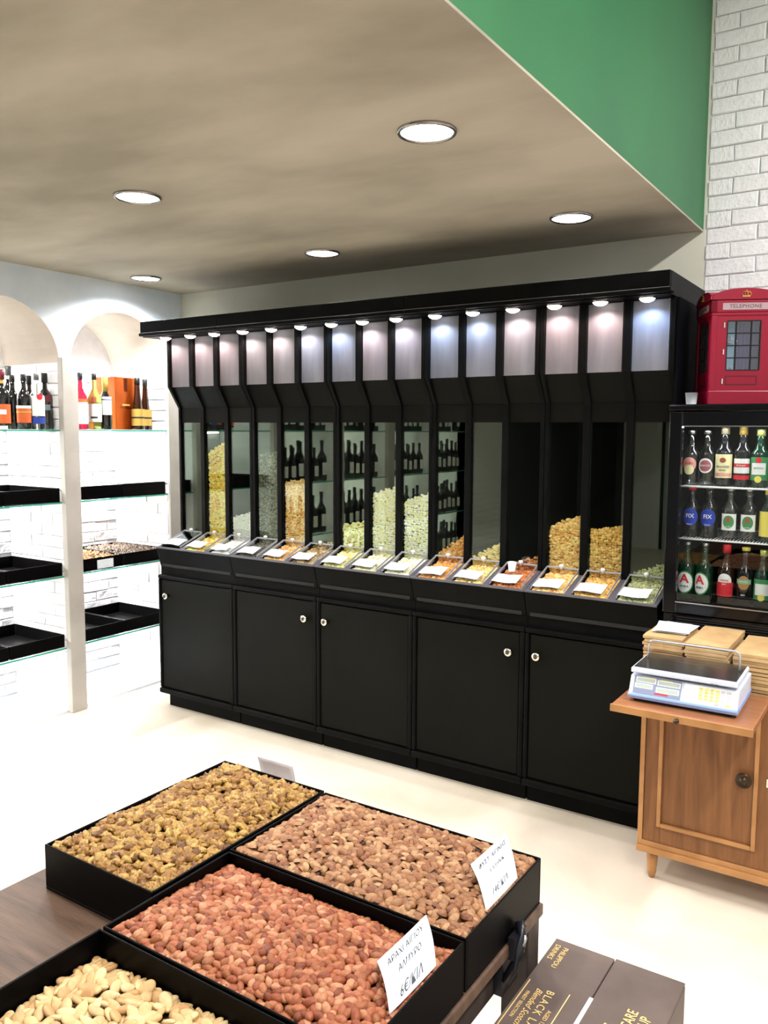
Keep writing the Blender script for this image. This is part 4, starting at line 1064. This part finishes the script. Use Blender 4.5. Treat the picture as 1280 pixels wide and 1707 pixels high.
q = MB(); q.box((3.101, -1.190, SZ - .020), (3.502, WY0 - .012, SZ), noise_mat('board_wood', (.25, .095, .042), (.36, .155, .070), 6, .35, 7, (1, 6, 1), lo=.3, hi=.7)); 
pb = off(q, 'pull_out_board', bev=.002)
q = MB(); q.box((3.099, -1.197, SZ - .021), (3.504, -1.189, SZ + .001), M_teakl); off(q, 'board_lipping', pb, bev=.001)
q = MB(); q.lathe([(.004, 0), (.004, .008), (.0085, .014), (.0075, .020), (.0001, .022)], mb_, 14, (3.299 - O.x, -1.197 - O.y, SZ - .010 - O.z), axis=1); q.build('board_knob', pb)

# ---- weighing scale
M_shell = mat('scale_shell', (.60, .67, .82), .35, 0, .5)
M_shellb = mat('scale_shell_blue', (.28, .42, .78), .4)
t = empty('weighing_scale', (3.290, -1.0, SZ), math.radians(1.0), label='white and pale blue electronic shop scale on the pull-out board', cat='scale')
def sc(mbx, name, par=t, **kw): return mbx.build(name, par, **kw)
X0, X1 = -.158, .156
sidep = [(-.128, .012), (-.132, .022), (-.104, .078), (.12, .078), (.12, .012)]
q = MB(); q.prism(sidep, 0, X0, X1, M_shell); sc(q, 'housing', bev=.005, seg=3)
q = MB(); q.prism([(-.130, .010), (-.1345, .021), (-.1325, .028), (.121, .028), (.121, .010)], 0, X0 - .0015, X1 + .0015, M_shellb); sc(q, 'lower_band', bev=.003)
q = MB(); q.box((X0 + .015, -.118, 0), (X1 - .015, .11, .012), M_blackin)
for x in (X0 + .03, X1 - .03):
    for y in (-.10, .09): q.lathe([(.014, 0), (.014, .011)], M_blackin, 12, (x, y, 0))
sc(q, 'rubber_foot')
# control panel on the sloping front
fn = Vector((0, -.056, .028)).normalized(); up = Vector((0, .028, .056)).normalized(); base = Vector((0, -.1318, .0225))
def on_front(mbx, x0, x1, v0, v1, m, lift=.0006, th=.0006):
    a = [base + up * v + Vector((x, 0, 0)) + fn * l for l in (lift, lift + th) for x, v in ((x0, v0), (x1, v0), (x1, v1), (x0, v1))]
    mbx.add(a, [(0, 3, 2, 1), (4, 5, 6, 7), (0, 1, 5, 4), (1, 2, 6, 5), (2, 3, 7, 6), (3, 0, 4, 7)], m)
lab_b, lcd = mat('scale_label_blue', (.22, .26, .40), .5), mat('lcd', (.42, .50, .46), .25)
q = MB(); on_front(q, -.145, -.004, .006, .060, lab_b); on_front(q, .004, .146, .004, .060, mat('keypad_plate', (.80, .82, .86), .4)); cp = sc(q, 'control_panel')
q = MB()
for x0_, x1_, v0, v1 in ((-.136, -.082, .044, .055), (-.138, -.090, .026, .036), (-.072, -.010, .042, .053), (-.074, -.012, .020, .032)):
    on_front(q, x0_ - .003, x1_ + .003, v0 - .0025, v1 + .0025, whitep, .0012, .0004); on_front(q, x0_, x1_, v0, v1, lcd, .0016, .0006)
sc(q, 'display', cp)
q = MB(); on_front(q, -.080, -.040, .011, .0155, redp, .0014, .0004); on_front(q, -.120, -.082, .0575, .0592, yellowp, .0014, .0004); on_front(q, -.066, -.03, .0555, .0575, yellowp, .0014, .0004); sc(q, 'coloured_band', cp)
yk, rk, gk = mat('yellow_key', (.82, .72, .22), .45), mat('pink_key', (.75, .45, .45), .45), mat('grey_key', (.55, .57, .62), .45)
kn = 0
for i in range(6):
    for j in range(5):
        m = yk if i < 4 and j > 0 else (rk if (i == 3 and j == 0) else (yk if (i == 5 and j == 0) else gk))
        if i < 3 and j == 0: continue
        q = MB(); x = .052 + i * .0155; v = .0115 + j * .0098
        on_front(q, x - .0058, x + .0058, v - .0036, v + .0036, m, .0012, .0014); q.build('key', cp); kn += 1
for k_ in range(12):
    i, j = k_ % 3, k_ // 3; x = .052 + i * .0155; v = .0213 + j * .0098 if j < 4 else 0
    body = '789456123 0.'[k_] if False else ['1', '2', '3', '4', '5', '6', '7', '8', '9', '0', '.', 'C'][k_]
    o_ = base + up * v + Vector((x, 0, 0)) + fn * .0028
    place_text(body, .0062, blackp, cp, o_, (1, 0, 0), up, extrude=.0001)
place_text('MAX 15kg', .005, M_ink, t, Vector((.09, -.124, .092)), (1, 0, 0), (0, 0, 1), extrude=.0001)
q = MB(); q.box((X0 + .03, -.08, .078), (X1 - .03, .09, .092), M_blackin); sc(q, 'platter_support')
q = MB(); q.box((X0 + .004, -.122, .089), (X1 - .002, .085, .105), M_shell); pl = sc(q, 'platter', bev=.004, seg=3)
q = MB(); q.box((X0 + .010, -.112, .105), (X1 - .008, .079, .1065), mat('platter_steel', (.16, .155, .16), .22, .9)); sc(q, 'platter_plate', pl)
q = MB(); x0_, x1_, yg = X0 + .022, X1 - .02, .01
loop = [(x0_, yg, .107), (x0_, yg, .152), (x0_ + .004, yg, .161), (x0_ + .013, yg, .165), (x1_ - .013, yg, .165), (x1_ - .004, yg, .161), (x1_, yg, .152), (x1_, yg, .107)]
q.tube(loop, .0032, M_acedge, 8); g_ = sc(q, 'guard_rim')
q = MB(); q.box((x0_ + .002, yg - .0015, .107), (x1_ - .002, yg + .0015, .163), M_clear); sc(q, 'guard_pane', g_)

# ---- paper bags
def bag_stack(x0, x1, y0, y1, n, z0, th, wd, topc, seed, grp):
    r = random.Random(seed)
    for i in range(n):
        q = MB(); dx, dy = r.uniform(-.004, .004), r.uniform(-.005, .005)
        a, b, c, d = x0 + dx, x1 + dx, y0 + dy, y1 + dy; z = z0 + i * th; nn = 6; vs = []
        for k_ in range(nn + 1):
            y = c + (d - c) * k_ / nn; w1 = .0015 * math.sin(k_ * 1.7 + i)
            for x in (a, (a + b) / 2, b): vs.append((x, y, z + w1 + .0006 + (.001 if x == (a + b) / 2 else 0)))
        m_ = len(vs); vs += [(v[0], v[1], v[2] + th * .80) for v in vs]
        fs = []
        for k_ in range(nn):
            for s_ in (0, 1):
                p = k_ * 3 + s_; fs.append((p, p + 3, p + 4, p + 1)); fs.append((m_ + p, m_ + p + 1, m_ + p + 4, m_ + p + 3))
            p = k_ * 3; fs.append((p, m_ + p, m_ + p + 3, p + 3)); fs.append((p + 2, p + 5, m_ + p + 5, m_ + p + 2))
        fs += [(0, 1, m_ + 1, m_), (1, 2, m_ + 2, m_ + 1), (nn * 3, m_ + nn * 3, m_ + nn * 3 + 1, nn * 3 + 1), (nn * 3 + 1, m_ + nn * 3 + 1, m_ + nn * 3 + 2, nn * 3 + 2)]
        cx_, cy_ = (x0 + x1) / 2, (y0 + y1) / 2
        q.add([(v[0] - cx_, v[1] - cy_, v[2] - z0) for v in vs], fs, M_kraft)
        o = q.build('paper_bag', loc=(cx_, cy_, z0))
        tag(o, 'flat brown paper bag, %s from the top of the %s stack' % (ordn[n - 1 - i], wd), 'paper bag', grp)
BZ = WZ1 + .022
bag_stack(3.096, 3.226, -.845, -.625, 13, BZ, .0112, 'left', 0, 1, 'paper bags in the left stack')
bag_stack(3.240, 3.372, -.875, -.585, 13, BZ, .0112, 'middle', 0, 2, 'paper bags in the middle stack')
bag_stack(3.384, 3.520, -.865, -.600, 12, BZ, .0112, 'right', 0, 3, 'paper bags in the right stack')
for i, (dx, dy, rz) in enumerate(((0, 0, .06), (.012, .006, -.05), (.004, -.006, .16))):
    q = MB(); q.box((-.056, -.075, 0), (.056, .075, .0016), M_paper)
    o = q.build('paper_sheet', loc=(3.160 + dx, -.715 + dy, BZ + 13 * .0112 + .003 + i * .003), rot=(0, .012 * i, rz)); tag(o, 'white paper sheet, %s of three lying on the left stack of paper bags' % ('undermost', 'middle', 'topmost')[i], 'paper', 'white sheets on the left bag stack')

# ================================================================== NICHE CONTENTS
def tray_pair(k, z, h, ys, labels, depth=.455):
    for (ya, yb), lb in zip(ys, labels):
        make_tray(-.475, -.475 + depth, ya, yb, z, h, lb, name='shelf_tray', group='black trays on the glass shelves')
yR = [(-.792, -.470), (-.462, -.140)]; yL = [(-1.530, -1.208), (-1.200, -.878)]
tray_pair(0, SHZ[1], .075, yR, ['black tray on the second shelf of the arched niche, beside the white pier', 'black tray on the second shelf of the arched niche, beside the dispensers'])
tray_pair(0, SHZ[2], .070, yR, ['black tray of light nuts on the third shelf, beside the white pier', 'black tray of dark nuts on the third shelf, beside the dispensers'])
tray_pair(0, SHZ[3], .070, yR, ['empty black tray on the lowest shelf, beside the white pier', 'empty black tray on the lowest shelf, beside the dispensers'])
for j, (wd, hh) in enumerate((('second', .075), ('third', .070), ('lowest', .070))):
    tray_pair(1, SHZ[j + 1], hh, yL[1:], ['black tray on the %s shelf of the far-left niche' % wd])
    make_tray(-.475, -.02, *yL[0], SHZ[j + 1], hh, 'black tray on the %s shelf mostly outside the left edge of the photo' % wd, name='shelf_tray', group='black trays on the glass shelves')
for (ya, yb), cols, lb in ((yR[0], [(.22, .09, .025), (.34, .17, .055), (.42, .24, .09)], 'light brown nuts filling the shelf tray beside the white pier'), (yR[1], [(.03, .018, .012), (.08, .05, .03), (.20, .14, .10)], 'dark brown nuts filling the shelf tray beside the dispensers')):
    q = MB(); m = nut_mat('shelf_nuts_%d' % (ya * -100), cols, True, .6, 0, grain=.1); v, f = ICO[1]; r = random.Random(int(ya * 1000))
    q.box((-.465, ya + .008, SHZ[2] + .02), (-.03, yb - .008, SHZ[2] + .052), m)
    for i in range(560):
        x, y = r.uniform(-.460, -.035), r.uniform(ya + .014, yb - .014); e = Euler((r.random() * 6, r.random() * 6, r.random() * 6)).to_matrix()
        q.add([e @ Vector((p[0] * .013, p[1] * .009, p[2] * .008)) + Vector((x, y, SHZ[2] + .058 + r.uniform(-.003, .007))) for p in v], f, m, True)
    tag(q.build('shelf_nuts'), lb, 'nuts', None, 'stuff')
q = MB(); q.box((0, -.055, 0), (.0015, .055, .050), M_paper); o = q.build('price_card', loc=(-.016, -.600, SHZ[2] + .006)); tag(o, 'blank white card leaning on the front of the light-nut tray on the third shelf', 'price card')
q = MB(); q.box((-.22, -.135, 0), (.22, .135, .002), M_paper); o = q.build('paper_sheet', loc=(-.25, -.63, SHZ[1] + .076), rot=(0, .01, .05)); tag(o, 'white sheet covering the second-shelf tray beside the pier', 'paper')
q = MB(); q.box((-.22, -.14, 0), (.22, .14, .002), M_paper); o = q.build('paper_sheet', loc=(-.25, -.30, SHZ[1] + .076), rot=(0, 0, -.03)); tag(o, 'white sheet covering the second-shelf tray beside the dispensers', 'paper')

Z1 = SHZ[0] + .001
GB = 'bottles on the top glass shelves'
def nb(x, y, h, r, g, c, ch, lb, **kw): return make_bottle((x, y, Z1), h, r, g, c, ch, lb, group=GB, rz=math.radians(48), **kw)
maroon, greyc = mat('maroon_cap', (.16, .02, .03), .4), mat('grey_cap', (.16, .17, .18), .35, .5)
nb(-.06, -.699, .312, .036, G_pink, blackp, .04, 'rose-pink wine bottle just right of the white pier', decals=[('arc', .10, .48, 1.4, whitep), ('arc', .48, .54, 1.2, orangep)])
nb(-.16, -.575, .310, .037, G_clear, whitep, .05, 'clear bottle with a white cap and white label, behind the pink bottle', decals=[('arc', .12, .50, 1.4, whitep)])
nb(-.06, -.608, .312, .038, G_lime, blackp, .035, 'lime-green wine bottle with a white label in the arched niche', decals=[('arc', .14, .46, 1.4, whitep), ('arc', .20, .235, .5, blackp), ('arc', .48, .58, .35, mat('brown_seal', (.30, .08, .04)))])
nb(-.06, -.534, .300, .035, G_black, goldp, .085, 'dark red wine bottle with a gold neck in front of the copper gift box', capr=.0165, decals=[('arc', .28, .62, 1.3, whitep), ('arc', .555, .575, 1.3, bluep)])
q = MB(); cop = noise_mat('copper_foil', (.09, .006, .002), (.60, .12, .008), 3, .25, 3, (1, 1, .6), metal=.6, lo=.3, hi=.75)  # orange end of the colour mix paints a highlight onto the dark red
q.box((-.075, -.085, 0), (.075, .085, .305), cop)
t = q.build('gift_box', loc=(-.165, -.375, Z1), rot=(0, 0, math.radians(8)), bev=.002); tag(t, 'tall glowing copper-orange gift box between the bottles in the arched niche', 'gift box')
q = MB(); dk = mat('dark_copper', (.10, .012, .004), .3, .5)
q.add([(.0765, y, z) for y, z in ((-.014, .300), (.014, .300), (.012, .225), (-.012, .225))], [(0, 3, 2, 1), (0, 1, 2, 3)], dk); q.box((.075, -.045, .128), (.0775, .045, .133), dk); q.box((-.045, -.0875, .128), (.045, -.085, .133), dk)
q.box((.075, -.03, .140), (.0775, .03, .150), goldp)
q.build('printed_motif', t)
amb = mat('amber_glass', (.022, .006, .002), .06, 0, .6, coat=.5)
nb(-.20, -.245, .295, .036, amb, blackp, .035, 'brown bottle with a bright yellow label beside the gift box', decals=[('arc', .10, .50, 1.5, yellowp), ('arc', .28, .31, .5, blackp)])
nb(-.07, -.295, .306, .039, amb, blackp, .042, 'tapering amber brandy bottle with gold labels, beside the gift box', taper=1, neck=.014, decals=[('arc', .08, .40, 1.3, goldp), ('arc', .22, .25, 1.3, blackp)])
nb(-.14, -.178, .306, .039, amb, blackp, .042, 'tapering amber brandy bottle with gold labels, nearest the dispensers', taper=1, neck=.014, decals=[('arc', .08, .40, 1.3, goldp), ('arc', .22, .25, 1.3, blackp)])
nb(-.06, -1.168, .300, .042, G_black, maroon, .05, 'dark bottle with a maroon cap and orange label at the left photo edge', capr=.018, decals=[('arc', .10, .42, 1.5, orangep), ('arc', .25, .33, .7, whitep), ('arc', .0, .06, .8, whitep)], foil=(goldp, .02))
nb(-.19, -1.045, .330, .038, G_black, greyc, .05, 'tall dark bottle with a grey cap behind the maroon-capped bottle', capr=.017, foil=(whitep, .03))
nb(-.12, -1.068, .280, .037, G_black, blackp, .035, 'plain dark bottle with a black screw cap in the far-left niche')
nb(-.05, -1.050, .283, .037, G_black, blackp, .035, 'dark bottle with an orange and blue picture label in the far-left niche', decals=[('arc', .12, .42, 1.3, orangep), ('arc', .38, .43, 1.3, whitep), ('arc', .30, .33, 1.3, goldp)])
nb(-.16, -.945, .285, .033, amb, blackp, .045, 'slim brown bottle with a black cap behind the white-labelled bottle')
nb(-.035, -.985, .290, .040, G_clear, greyc, .035, 'clear spirit bottle with a big white label and red seal in the far-left niche', decals=[('arc', .24, .60, 1.3, whitep), ('c', .58, .016, redp, .5), ('arc', .10, .22, 1.3, bluep)])
nb(-.085, -.903, .298, .041, G_black, blackp, .050, 'dark bottle with a red round seal, nearest the white pier in the far-left niche', capr=.016, decals=[('c', .55, .019, mat('maroon_cap', (.3, .03, .05)), .5), ('arc', .34, .44, .8, cm('steel_label', (.25, .33, .36)))])

# bottles standing in the niches further along (seen mirrored in the dispenser glass)
proto = make_bottle((0, 0, 0), .30, .038, G_black, blackp, .04, 'dark wine bottle on a shelf further along the white wall', group='bottles on shelves beyond the frame', decals=[('arc', .15, .45, 1.3, whitep)])
first = True
rr = random.Random(3)
for k in range(2, 6):
    ya, yb = NICHES[k]
    for j, z in enumerate(SHZ):
        for i in range(14):
            if rr.random() < .06: continue
            o = proto if first else copy_tree(proto); first = False
            s_ = rr.uniform(.85, 1.05); o.scale = (s_, s_, s_); o.rotation_euler = (0, 0, math.radians(60))
            o.location = (-.08 - .11 * (i % 2) + rr.uniform(-.01, .01), ya + .06 + (i // 2) * .092 + (i % 2) * .03 + rr.uniform(-.004, .004), z + .001)
